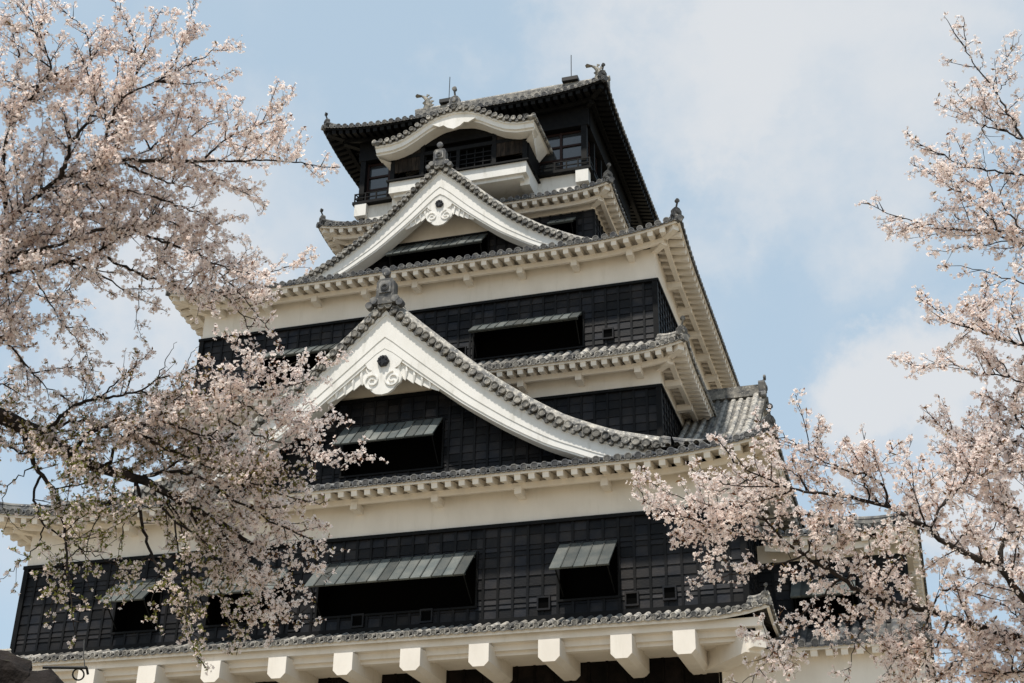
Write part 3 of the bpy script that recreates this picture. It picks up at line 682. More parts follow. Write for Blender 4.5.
# bay under the undulating gable
mb = MB(); mb.box((-3.3, 8.2, 22.85), (3.3, 10.2, 23.45), .5); mb.box((-3.1, 8.35, 22.68), (3.1, 10.2, 22.85), .5)
for x in (-3.1, 3.1): mb.box((x-.22, 8.7, 22.5), (x+.22, 10.2, 22.9), .5)
mb.build('bay_base', M['barge'], castle)
mb = MB(); mb.box((-3.42, 8.08, 23.45), (3.42, 10.2, 23.53), .3)
for x in (-3.2, -1.75, 1.75, 3.2): mb.box((x-.10, 8.24, 23.52), (x+.10, 8.5, 26.1), .3)
mb.box((-3.3, 8.26, 24.7), (3.3, 8.42, 24.9), .3); mb.box((-3.3, 8.3, 25.2), (3.3, 8.42, 25.95), .5); mb.box((-.08, 8.27, 23.52), (.08, 8.4, 24.7), .3)
for z in (23.9, 24.15, 24.4): mb.beam((-1.7, 8.33, z), (1.7, 8.33, z), .04, .05, tint=.6)
for k in range(9):
    x = -1.6+.4*k; mb.box((x-.02, 8.32, 23.52), (x+.02, 8.36, 24.65), .6)
for z in (23.52,): mb.box((3.28, 8.4, z), (3.36, 10.2, 26), .5); mb.box((-3.36, 8.4, z), (-3.28, 10.2, 26), .5)
mb.build('bay_frame', M['timber'], castle)
for x0 in (-3.15, 1.85):
    mb = MB()
    for k in range(6): mb.box((x0+.22*k, 8.27+random.uniform(0,.01), 23.97), (x0+.22*k+.205, 8.33, 25.2))
    mb.build('plank_shutter', M['wood_worn'], castle)
mb = MB(); mb.box((-1.7, 8.5, 23.52), (1.7, 8.56, 25.9), .5); mb.build('bay_room', M['void'], castle)
# undulating gable
K = [(0,26.48),(.75,26.38),(1.35,26.10),(1.9,25.74),(2.45,25.44),(3.05,25.28),(3.85,25.27)]
kp = dense(K, 26); kf = [(-a, z) for a, z in kp[::-1]] + kp[1:]
KG = empty('undulating_gable', '', ''); del KG['category']; KG['label'] = 'curved white undulating gable under the top roof'; KG.parent = castle
mb = MB(); Y0, Y1 = 7.45, 11.0
mb.grid([[(a, Y0+(Y1-Y0)*j/4, z) for a, z in kf] for j in range(5)], .4)
mb.grid([[(a, Y0+(Y1-Y0)*j/4, z-.14) for a, z in kf] for j in range(5)], .4, flip=True)
kt = np.cumsum([0]+[math.dist(kf[i], kf[i+1]) for i in range(len(kf)-1)]); kx = [p[0] for p in kf]; kz = [p[1] for p in kf]
n = int(kt[-1]/.31)
for i in range(n+1):
    t = kt[-1]*i/n; a, z = float(np.interp(t, kt, kx)), float(np.interp(t, kt, kz)); r = .1
    mb.tube([(a, Y0-.03, z+.03), (a, Y1, z+.05)], .10, 8, tint=random.random()); mb.lathe((a, Y0, z+.02), (0,-1,0), [(0,.11),(.07,.115),(.07,.08),(.05,.07)], 10)
    if i < n:
        t += kt[-1]/n/2; a, z = float(np.interp(t, kt, kx)), float(np.interp(t, kt, kz)); mb.lathe((a, Y0, z-.09), (0,-1,0), [(-.2,.09),(.02,.09)], 8, .3)
for sx in (-1, 1):
    yy = Y0
    while yy < Y1:
        mb.lathe((sx*3.85, yy, 25.24), (sx, 0, 0), [(-.3,.09),(.1,.1),(.1,.06)], 8); yy += .3
mb.tube([(0, Y0+.05, 26.75), (0, Y1, 26.8)], .13, 8, tint=.6); mb.beam((0, Y0+.1, 26.6), (0, Y1, 26.65), .3, .2, tint=.4)
kr = mb.build('gable_roof', M['tile_light'], KG)
ornament((0, Y0+.05, 26.72), -math.pi/2, .85).build('ridge_end_tile', M['tile'], kr)
mb = MB()
def kstrip(o0, o1, y0, y1):
    a = [(x, z-o0) for x, z in kf]; b = [(x*(1-.03*o1), z-o1*(1.0)) for x, z in kf]
    mb.grid([[(x, y0, z) for x, z in a], [(x, y0, z) for x, z in b]], .5); mb.grid([[(x, y0, z) for x, z in b], [(x, y1, z) for x, z in b]], .5)
    mb.grid([[(x, y1, z) for x, z in a], [(x, y0, z) for x, z in a]], .5)
kstrip(.13, .22, 7.52, 8.2); kstrip(.22, .48, 7.60, 8.2); kstrip(.48, .58, 7.70, 8.3)
mb.grid([[(x, 7.6, z-.2) for x, z in kf], [(x, 10.2, z-.2) for x, z in kf]], .5, flip=True)
for sx in (-1, 1): mb.add([(sx*3.83, 7.55, 25.1), (sx*3.8, 10.1, 25.1), (sx*3.3, 10.1, 24.5), (sx*3.72, 7.72, 24.56)], [(0,1,2,3) if sx > 0 else (3,2,1,0)], .5); mb.add([(sx*3.72, 7.72, 24.57), (sx*3.3, 10.1, 24.5), (sx*3.2, 8.3, 24.57)], [(0,1,2)], .5)
mb.build('barge_board', M['barge'], KG)
mb = MB(); f3 = lambda a, b, d: (a, 7.62-d, b+.12)
mb.prism([(-1.05,25.68),(-.7,25.5),(-.5,25.55),(-.3,25.38),(0,25.26),(.3,25.38),(.5,25.55),(.7,25.5),(1.05,25.68),(.5,25.8),(0,25.85),(-.5,25.8)], f3, .10, 0, .5)
mb.build('gable_pendant', M['barge'], KG)
# top roof
M['blackplaster'] = M['timber']
top = skirt(-7.35, 8.88, 6.85, 24.0, 3.9, 2.4, 27.50, 2.5, .42, 1.4, sof='timber', brk=0, raf=.36, liftlen=4, orn=1.0)
mb = MB(); pr_ = [(12.7, 30.0), (14.44, 31.75), (16.2, 30.0)]
mb.grid([[(x, y, z) for y, z in pr_] for x in (-4.8, 5.6)], .4, flip=True)
mb.add([(-4.6, y, z) for y, z in pr_], [(0,1,2)], .5); mb.add([(5.4, y, z) for y, z in pr_], [(2,1,0)], .5)
mb.box((-4.7, 14.22, 31.6), (5.8, 14.66, 32.15), .4); mb.tube([(-4.75, 14.44, 32.22), (5.85, 14.44, 32.22)], .14, 8, tint=.6)
mb.build('tile_roof', M['tile_light'], castle, label='high ridge of the top roof')
mb = MB(); mb.add([(-6, 10, 27.36), (6, 10, 27.36), (6, 19, 27.36), (-6, 19, 27.36)], [(3,2,1,0)]); mb.build('top_ceiling', M['timber'], castle)
# fish ornaments, lightning rods
def fish(x, sx):
    mb = MB(); y = 14.44; z = 32.2
    path = [(x, y, z-.05), (x+.10*sx, y, z+.25), (x+.12*sx, y, z+.55), (x+.02*sx, y, z+.85), (x-.16*sx, y, z+1.08), (x-.34*sx, y, z+1.22)]
    mb.tube(path, [.30, .29, .24, .17, .11, .07], 10, tint=.5)
    mb.lathe((x-.02*sx, y, z-.02), (-sx, 0, -.2), [(-.1, .24), (.15, .24), (.3, .17), (.4, .08)], 10, .5)
    for a in (-60, -25, 15, 55):
        d = Vector((-sx*math.cos(R(a*.5+20)), math.sin(R(a))*.6, math.sin(R(a*.5+20)))).normalized(); c = Vector(path[-1])
        sd = d.cross(Vector((0,0,1))).normalized()*.09
        mb.add([tuple(c-sd), tuple(c+sd), tuple(c+d*.34+sd*2.2), tuple(c+d*.46), tuple(c+d*.34-sd*2.2)], [(0,1,2,3,4)], .6)
        mb.add([tuple(p) for p in (c-sd+Vector((0,.03,.03)), c+sd+Vector((0,.03,.03)), c+d*.34+sd*2.2+Vector((0,.03,.03)), c+d*.46, c+d*.34-sd*2.2+Vector((0,.03,.03)))], [(4,3,2,1,0)], .6)
    for i in range(5):
        c = Vector(path[min(i, 4)]) + Vector((sx*.22*(1-.12*i), 0, .1)); mb.prism([(0,-.1),(.22,.04),(.02,.14)], lambda a, b, d: tuple(c+Vector((sx*a, d, b))), -.03, .03, .5)
    for s2 in (-1, 1): mb.prism([(0,-.1),(.12,.28),(-.18,.1)], lambda a, b, d: (x+sx*a, y+s2*(.26+d+b*.5), z+.3+b), 0, .03, .5)
    mb.box((x-.35, y-.25, z-.15), (x+.35, y+.25, z+.02), .3)
    mb.v = [(v-np.array([x, y, z-.1]))*.82+np.array([x, y, z-.1]) for v in mb.v]
    mb.build('fish_ornament', M['pale_fish'], castle)
fish(-4.15, 1); fish(5.2, 1)
for x in (-2.9, 3.8):
    mb = MB(); mb.box((x-.42, 14.1, 32.3), (x+.42, 14.8, 32.52), .3); mb.tube([(x, 14.44, 32.5), (x, 14.44, 34.15)], .022, 6); mb.build('lightning_rod', M['iron'], castle)

# ------------------------------------------------------------------ cherry trees
# limbs and branches: points in metres, base radius, twig density, side-branch rate, share of young leaves
LEFT_BRANCHES = [
([(10.38,-33.49,-8.44),(10.91,-33.34,-8.19),(11.44,-33.16,-7.94),(11.63,-33.02,-8.01),(11.83,-32.96,-8.10),(12.02,-32.86,-8.26),(12.30,-32.79,-8.37),(12.57,-32.71,-8.43),(12.78,-32.68,-8.55),(12.98,-32.62,-8.67),(13.17,-32.56,-8.77),(13.40,-32.50,-8.93)],0.105,1,2.43,0.66),
([(10.27,-33.61,-7.73),(11.12,-33.67,-6.91),(11.65,-33.64,-6.56),(11.78,-33.65,-6.45),(11.91,-33.67,-6.32),(12.07,-33.66,-6.21),(12.21,-33.64,-6.17),(12.33,-33.63,-6.18),(12.55,-33.60,-6.09),(12.78,-33.56,-6.01)],0.07,1,2.97,0.1),
([(11.12,-33.67,-6.91),(11.46,-33.64,-6.87),(11.60,-33.58,-6.85),(11.80,-33.55,-6.79),(12.08,-33.52,-6.76),(12.33,-33.52,-6.67)],0.06,1,2.97,0.1),
([(11.04,-33.66,-6.98),(11.50,-33.42,-6.91),(11.61,-33.40,-6.82),(11.78,-33.33,-6.81),(11.89,-33.33,-6.78),(12.10,-33.29,-6.75),(12.27,-33.28,-6.69),(12.43,-33.28,-6.61),(12.71,-33.28,-6.43),(12.90,-33.30,-6.33)],0.026,1,2.97,0.15),
([(11.65,-33.64,-6.56),(11.65,-33.91,-6.03),(11.83,-33.99,-5.74),(12.00,-34.03,-5.56),(12.12,-34.04,-5.43),(12.03,-34.12,-5.29),(12.00,-34.18,-5.17),(11.91,-34.25,-5.00),(11.86,-34.34,-4.82)],0.022,1,2.97,0.05),
([(11.71,-33.95,-5.28),(11.72,-33.98,-5.19),(11.69,-34.03,-5.09),(11.65,-34.08,-4.99),(11.65,-34.15,-4.88)],0.01,1,2.38,0.05),
([(11.91,-34.25,-5.00),(11.79,-34.27,-4.88),(11.70,-34.31,-4.74)],0.006,1,1.19,0.05),
([(12.00,-34.18,-5.17),(12.06,-34.20,-5.06),(12.03,-34.25,-4.84)],0.007,1,1.19,0.05),
([(12.00,-34.03,-5.56),(11.84,-34.05,-5.59),(11.72,-34.10,-5.50),(11.62,-34.20,-5.36)],0.008,1,2.38,0.05),
([(11.91,-33.67,-6.32),(12.13,-33.65,-6.29),(12.30,-33.62,-6.29),(12.52,-33.56,-6.32),(12.79,-33.48,-6.39)],0.025,1,2.97,0.1),
([(12.07,-33.66,-6.21),(12.18,-33.75,-6.12),(12.22,-33.80,-5.99),(12.21,-33.90,-5.85),(12.13,-33.99,-5.76)],0.022,1,2.97,0.05),
([(12.22,-33.80,-5.99),(12.34,-33.78,-5.79),(12.38,-33.80,-5.63),(12.36,-33.84,-5.49),(12.30,-33.90,-5.37),(12.24,-33.93,-5.22),(12.20,-33.95,-5.13)],0.014,1,2.38,0.05),
([(12.30,-33.90,-5.37),(12.34,-33.91,-5.25),(12.32,-33.99,-5.09),(12.25,-34.02,-5.00),(12.12,-34.11,-4.88)],0.01,1,2.38,0.05),
([(12.33,-33.63,-6.18),(12.48,-33.75,-5.99),(12.63,-33.88,-5.74),(12.73,-33.87,-5.67),(12.97,-33.88,-5.62),(13.18,-33.92,-5.58),(13.32,-33.92,-5.53)],0.016,1,2.38,0.05),
([(12.73,-33.87,-5.67),(12.75,-33.88,-5.54),(12.78,-33.89,-5.38),(12.72,-33.94,-5.22),(12.68,-33.99,-5.07),(12.62,-34.04,-4.97),(12.54,-34.05,-4.82)],0.01,1,1.78,0.05),
([(12.78,-33.89,-5.38),(12.85,-33.93,-5.23),(12.91,-33.98,-5.14),(13.00,-34.01,-5.00)],0.007,1,1.19,0.05),
([(13.11,-33.90,-5.59),(13.15,-33.93,-5.42),(13.21,-33.96,-5.25),(13.25,-33.98,-5.09),(13.26,-33.99,-4.93)],0.007,0.9,0.59,0.05),
([(12.97,-33.88,-5.62),(13.22,-33.83,-5.66),(13.42,-33.81,-5.67),(13.59,-33.79,-5.57)],0.007,1,0.68,0.05),
([(13.24,-33.92,-5.56),(13.38,-33.92,-5.48),(13.56,-33.90,-5.43)],0.006,1,0.42,0.05),
([(12.35,-33.79,-5.76),(12.61,-33.68,-5.78),(12.86,-33.64,-5.76),(13.05,-33.58,-5.71),(13.23,-33.60,-5.63)],0.008,1,2.14,0.05),
([(12.55,-33.60,-6.09),(12.83,-33.48,-6.08),(13.04,-33.41,-6.06),(13.32,-33.32,-6.06),(13.63,-33.26,-6.06),(13.88,-33.20,-6.09),(14.07,-33.20,-6.16),(14.26,-33.20,-6.21)],0.016,1,0,0.05),
([(12.73,-33.53,-6.08),(12.87,-33.54,-6.12),(13.05,-33.56,-6.02),(13.22,-33.59,-5.92),(13.33,-33.59,-5.85),(13.43,-33.67,-5.74)],0.01,1,1.78,0.05),
([(13.15,-33.37,-6.06),(13.29,-33.45,-5.99),(13.46,-33.49,-5.94),(13.74,-33.52,-5.92),(13.90,-33.60,-5.86),(14.05,-33.68,-5.79)],0.008,1,0.42,0.05),
([(13.38,-33.47,-5.96),(13.43,-33.55,-5.83),(13.44,-33.63,-5.71)],0.005,1,0.26,0.05),
([(13.43,-33.30,-6.06),(13.54,-33.37,-5.93),(13.72,-33.38,-5.90),(13.87,-33.39,-5.87)],0.006,1,0.42,0.05),
([(13.04,-33.41,-6.06),(13.23,-33.32,-6.18),(13.37,-33.30,-6.28),(13.51,-33.26,-6.37),(13.69,-33.24,-6.50)],0.009,1,0.26,0.05),
([(12.78,-33.56,-6.01),(12.93,-33.56,-5.85),(13.00,-33.56,-5.67)],0.008,1,2.38,0.05),
([(12.55,-33.60,-6.09),(12.77,-33.50,-6.21),(12.97,-33.44,-6.30),(13.15,-33.37,-6.33),(13.29,-33.39,-6.30)],0.012,1,2.38,0.05),
([(12.79,-33.48,-6.39),(13.01,-33.38,-6.46),(13.21,-33.33,-6.55),(13.28,-33.29,-6.64),(13.50,-33.33,-6.61)],0.01,1,1.27,0.08),
([(12.33,-33.52,-6.67),(12.56,-33.47,-6.62),(12.92,-33.34,-6.76),(13.11,-33.33,-6.85),(13.26,-33.31,-6.95),(13.38,-33.25,-7.08),(13.52,-33.22,-7.22),(13.63,-33.20,-7.36),(13.73,-33.16,-7.48),(13.84,-33.10,-7.63)],0.014,1,0.42,0.08),
([(12.24,-33.28,-6.70),(12.47,-33.21,-6.83),(12.62,-33.17,-6.91),(12.81,-33.16,-6.99),(13.01,-33.14,-7.07),(13.18,-33.11,-7.09),(13.37,-33.10,-7.18),(13.50,-33.05,-7.35),(13.55,-33.04,-7.50),(13.57,-33.00,-7.69)],0.013,1,0.36,0.1),
([(13.26,-33.31,-6.95),(13.48,-33.31,-7.07),(13.68,-33.34,-7.17),(13.87,-33.37,-7.17),(14.03,-33.39,-7.16),(14.23,-33.43,-7.14)],0.007,1,0.09,0.05),
([(13.38,-33.25,-7.08),(13.54,-33.29,-7.00),(13.64,-33.34,-6.88)],0.006,1,0.42,0.05),
([(11.97,-33.32,-6.77),(12.14,-33.33,-6.83),(12.37,-33.30,-6.96),(12.56,-33.22,-7.09),(12.75,-33.20,-7.20),(12.91,-33.19,-7.29)],0.012,0.7,0.71,0.15),
([(13.01,-33.14,-7.07),(13.12,-33.19,-6.97),(13.26,-33.18,-6.89),(13.41,-33.15,-6.86)],0.006,1,0.85,0.05),
([(12.15,-33.33,-6.84),(12.09,-33.30,-6.99),(12.06,-33.32,-7.10),(12.03,-33.33,-7.17)],0.006,0.6,0.59,0.2),
([(12.62,-33.17,-6.91),(12.60,-33.13,-7.10),(12.56,-33.08,-7.23),(12.54,-33.05,-7.32)],0.005,0.3,0.17,0.3),
([(11.71,-33.36,-6.82),(11.79,-33.29,-6.97),(11.88,-33.25,-7.11),(11.97,-33.17,-7.24),(12.10,-33.15,-7.40),(12.22,-33.07,-7.55),(12.24,-33.04,-7.79)],0.008,0.7,1.38,0.25),
([(12.01,-33.17,-7.29),(12.12,-33.16,-7.28),(12.23,-33.11,-7.31),(12.32,-33.10,-7.37)],0.005,0.8,0.25,0.2),
([(10.91,-33.34,-8.19),(11.17,-33.40,-7.57),(11.43,-33.32,-7.35),(11.53,-33.23,-7.39),(11.64,-33.17,-7.50),(11.70,-33.13,-7.60),(11.78,-33.05,-7.68),(11.89,-33.02,-7.76),(12.06,-32.97,-7.87)],0.02,0.9,1.73,0.25),
([(11.64,-33.17,-7.50),(11.67,-33.09,-7.62),(11.67,-33.02,-7.80)],0.007,0.8,0.99,0.3),
([(11.43,-33.32,-7.35),(11.58,-33.40,-7.19),(11.66,-33.40,-7.11),(11.77,-33.37,-7.11)],0.008,0.9,2.07,0.2),
([(11.17,-33.40,-7.57),(11.42,-33.43,-7.18),(11.51,-33.41,-7.01),(11.58,-33.35,-7.03)],0.008,0.9,2.07,0.2),
([(11.83,-32.96,-8.10),(12.00,-33.05,-7.99),(12.19,-33.06,-7.90),(12.36,-33.08,-7.90),(12.53,-33.08,-7.89),(12.72,-33.09,-7.89),(12.88,-33.15,-7.82),(13.05,-33.13,-7.81),(13.20,-33.15,-7.76)],0.018,0.6,1.28,0.44),
([(12.36,-33.08,-7.90),(12.51,-33.09,-7.75),(12.69,-33.13,-7.66),(12.78,-33.15,-7.58)],0.008,0.8,0.99,0.2),
([(12.88,-33.15,-7.82),(12.99,-33.21,-7.65),(13.06,-33.24,-7.59)],0.005,0.1,0,0.1),
([(13.05,-33.13,-7.81),(13.15,-33.15,-7.64),(13.21,-33.16,-7.57)],0.004,0.1,0,0.1),
([(11.72,-33.11,-7.62),(11.97,-33.17,-7.64),(12.18,-33.21,-7.68),(12.43,-33.24,-7.76)],0.007,0.8,0.99,0.25),
([(12.30,-32.79,-8.37),(12.50,-32.95,-8.21),(12.79,-33.03,-8.11),(13.04,-33.01,-8.17),(13.25,-32.98,-8.30),(13.41,-33.02,-8.23),(13.59,-33.13,-8.12),(13.66,-33.18,-8.03),(13.71,-33.30,-7.87),(13.66,-33.38,-7.79),(13.51,-33.51,-7.70)],0.013,1,0.27,0.22),
([(13.63,-33.16,-8.07),(13.81,-33.10,-8.02),(14.02,-33.02,-7.95),(14.13,-33.00,-7.81),(14.30,-33.02,-7.73)],0.008,1,0.06,0.05),
([(13.75,-33.12,-8.04),(13.93,-33.22,-7.93),(14.05,-33.23,-7.88),(14.14,-33.24,-7.84)],0.006,1,0.03,0.05),
([(13.60,-33.14,-8.11),(13.77,-32.98,-8.20),(13.99,-32.92,-8.22),(14.15,-32.90,-8.23),(14.34,-32.91,-8.23)],0.007,1,0.03,0.05),
([(13.46,-33.05,-8.20),(13.70,-32.91,-8.32),(13.88,-32.86,-8.35),(14.03,-32.86,-8.45),(14.21,-32.89,-8.46),(14.38,-32.89,-8.53),(14.56,-32.91,-8.53)],0.008,1,0.03,0.05),
([(13.63,-33.10,-8.13),(13.48,-33.18,-8.01),(13.38,-33.25,-7.88),(13.34,-33.31,-7.81)],0.006,1,0.31,0.22),
([(12.02,-32.86,-8.26),(12.22,-32.95,-8.09),(12.49,-32.96,-8.08),(12.74,-32.92,-8.22),(12.97,-32.85,-8.34),(13.26,-32.81,-8.47),(13.50,-32.78,-8.57),(13.72,-32.78,-8.67),(13.96,-32.77,-8.76),(14.13,-32.79,-8.82)],0.018,1,1.94,0.66),
([(12.57,-32.71,-8.43),(12.84,-32.75,-8.41),(13.11,-32.77,-8.48),(13.42,-32.67,-8.71),(13.67,-32.64,-8.84),(13.90,-32.61,-8.97),(14.12,-32.63,-9.07),(14.23,-32.64,-9.20)],0.016,1,1.15,0.3),
([(12.78,-32.68,-8.55),(13.04,-32.55,-8.76),(13.23,-32.40,-8.96),(13.40,-32.37,-9.16),(13.58,-32.27,-9.33),(13.79,-32.26,-9.46),(13.93,-32.27,-9.57)],0.014,1,0.77,0.3),
([(13.40,-32.50,-8.93),(13.60,-32.38,-9.02),(13.82,-32.32,-9.10),(14.00,-32.26,-9.17)],0.01,1,0.64,0.25),
([(12.98,-32.62,-8.67),(13.09,-32.52,-8.95),(13.16,-32.44,-9.20),(13.25,-32.37,-9.41),(13.35,-32.32,-9.63),(13.35,-32.35,-9.75)],0.01,0.9,0.83,0.77),
([(13.17,-32.56,-8.77),(13.40,-32.53,-9.09),(13.59,-32.52,-9.33),(13.83,-32.51,-9.49)],0.009,1,0.51,0.3),
([(13.58,-32.27,-9.33),(13.67,-32.26,-9.50),(13.56,-32.29,-9.63)],0.006,1,0.26,0.3),
([(12.55,-32.72,-8.43),(12.57,-32.69,-8.60),(12.61,-32.66,-8.79),(12.70,-32.63,-9.02),(12.81,-32.64,-9.15),(12.91,-32.63,-9.28),(13.02,-32.58,-9.49),(13.11,-32.53,-9.74),(13.21,-32.53,-9.88)],0.016,0.7,0.71,0.88),
([(12.66,-32.70,-8.48),(12.76,-32.69,-8.66),(12.93,-32.68,-8.83),(13.06,-32.68,-8.89),(13.23,-32.62,-9.03),(13.30,-32.57,-9.32)],0.014,0.9,0.88,0.88),
([(12.90,-32.68,-8.80),(13.00,-32.71,-9.12),(13.11,-32.71,-9.43),(13.25,-32.73,-9.66)],0.008,0.8,0.71,0.88),
([(11.64,-33.02,-8.02),(11.78,-32.95,-8.34),(11.85,-32.94,-8.42),(11.96,-32.90,-8.53),(12.03,-32.91,-8.67),(12.09,-32.88,-8.84),(12.14,-32.86,-9.05),(12.17,-32.84,-9.24),(12.23,-32.81,-9.48),(12.26,-32.75,-9.67)],0.022,0.65,0.39,1),
([(11.85,-32.94,-8.42),(11.79,-32.92,-8.52),(11.77,-32.88,-8.59),(11.79,-32.83,-8.68),(11.85,-32.80,-8.79),(12.02,-32.79,-8.87),(12.14,-32.72,-8.96),(12.36,-32.63,-9.04),(12.47,-32.56,-9.18)],0.012,0.65,0.33,1),
([(11.85,-32.80,-8.79),(11.83,-32.78,-8.91),(11.79,-32.83,-9.01),(11.68,-32.83,-9.11),(11.59,-32.85,-9.20),(11.53,-32.90,-9.27)],0.006,0.51,0.11,0.88),
([(12.02,-32.79,-8.87),(12.18,-32.84,-8.74),(12.41,-32.80,-8.71),(12.57,-32.70,-8.76)],0.006,0.87,0.88,1),
([(11.96,-32.90,-8.53),(12.24,-32.92,-8.52),(12.48,-32.96,-8.57),(12.70,-32.94,-8.70)],0.007,1,0.88,0.88),
([(12.70,-32.63,-9.02),(12.54,-32.62,-9.13),(12.43,-32.61,-9.27),(12.39,-32.59,-9.38)],0.006,0.87,0.33,1),
([(12.81,-32.64,-9.15),(12.76,-32.64,-9.38),(12.84,-32.63,-9.57)],0.005,0.6,0.27,1),
([(11.78,-32.95,-8.34),(11.66,-32.99,-8.45),(11.62,-33.03,-8.55),(11.59,-33.00,-8.70),(11.76,-32.95,-8.86)],0.006,0.51,0.22,0.88),
([(12.14,-32.72,-8.96),(12.02,-32.75,-9.09),(11.98,-32.78,-9.25),(12.08,-32.76,-9.40)],0.005,0.72,0.22,1),
([(11.38,-33.18,-7.97),(11.56,-33.12,-8.18),(11.72,-33.07,-8.29),(11.90,-33.07,-8.27),(12.17,-33.09,-8.27),(12.43,-33.08,-8.34)],0.012,0.9,1.92,0.66),
([(11.83,-32.96,-8.10),(12.02,-32.95,-7.98),(12.23,-32.85,-8.01),(12.48,-32.83,-7.99),(12.71,-32.80,-7.87),(12.96,-32.80,-7.82)],0.012,1,3.52,0.66),
([(12.72,-33.09,-7.89),(12.94,-33.03,-7.96),(13.17,-32.99,-8.01),(13.38,-32.99,-7.96)],0.008,1,1.66,0.44),
([(12.76,-32.74,-8.41),(13.00,-32.75,-8.30),(13.21,-32.68,-8.29),(13.45,-32.64,-8.35),(13.63,-32.58,-8.42)],0.01,1,0.7,0.55),
([(12.78,-33.56,-6.01),(12.70,-33.63,-5.85),(12.78,-33.63,-5.73),(12.94,-33.63,-5.61)],0.008,1,1.78,0.05),
([(11.65,-33.91,-6.03),(11.62,-34.05,-5.84),(11.72,-34.11,-5.71),(11.82,-34.02,-5.85)],0.01,1,2.62,0.05),
([(11.78,-33.65,-6.45),(11.94,-33.53,-6.46),(12.15,-33.44,-6.46),(12.37,-33.37,-6.40),(12.55,-33.39,-6.33)],0.012,1,2.86,0.1),
([(11.60,-33.58,-6.85),(11.76,-33.60,-6.70),(11.94,-33.55,-6.62),(12.12,-33.48,-6.67)],0.01,1,2.38,0.1),
([(12.33,-33.63,-6.18),(12.43,-33.72,-6.05),(12.60,-33.73,-5.95),(12.75,-33.67,-5.98)],0.01,1,2.62,0.05),
([(12.71,-33.28,-6.43),(12.90,-33.19,-6.50),(13.08,-33.16,-6.60),(13.26,-33.11,-6.70)],0.008,1,1.78,0.05),
([(12.92,-33.34,-6.76),(12.85,-33.30,-6.88),(12.96,-33.25,-6.96),(13.16,-33.21,-7.01)],0.008,1,1.43,0.08),
([(12.67,-32.70,-8.49),(12.88,-32.54,-8.58),(13.08,-32.40,-8.79),(13.24,-32.15,-9.07),(13.34,-31.99,-9.39)],0.009,0.5,0.25,0.88),
([(12.78,-32.68,-8.55),(12.88,-32.58,-8.75),(12.93,-32.47,-9.03),(12.93,-32.34,-9.30),(12.97,-32.22,-9.58)],0.009,0.5,0.27,0.88),
([(12.55,-32.72,-8.43),(12.49,-32.67,-8.67),(12.46,-32.68,-8.91),(12.43,-32.65,-9.13)],0.007,0.72,0.44,0.99),
([(12.98,-32.62,-8.67),(13.25,-32.56,-8.78),(13.49,-32.42,-8.99),(13.68,-32.32,-9.28)],0.009,0.6,0.26,0.35),
([(12.41,-32.76,-8.39),(12.34,-32.72,-8.59),(12.15,-32.64,-8.79),(12.11,-32.59,-9.00),(12.12,-32.48,-9.21)],0.007,0.72,0.44,0.99),
([(11.78,-33.65,-6.45),(11.76,-33.72,-6.21),(11.87,-33.75,-6.06),(11.99,-33.78,-5.96),(12.02,-33.84,-5.82)],0.008,1,2.38,0.05),
([(11.65,-33.77,-6.30),(11.73,-33.87,-6.21),(11.94,-33.93,-6.12),(11.99,-34.00,-6.02)],0.008,1,2.38,0.05),
([(11.60,-33.58,-6.85),(11.66,-33.45,-7.14),(11.61,-33.41,-7.29),(11.74,-33.36,-7.41)],0.008,1,3.45,0.1),
([(10.91,-33.34,-8.19),(11.34,-33.39,-7.93),(11.61,-33.44,-7.82),(11.79,-33.37,-7.85)],0.015,1,3.2,0.44),
]
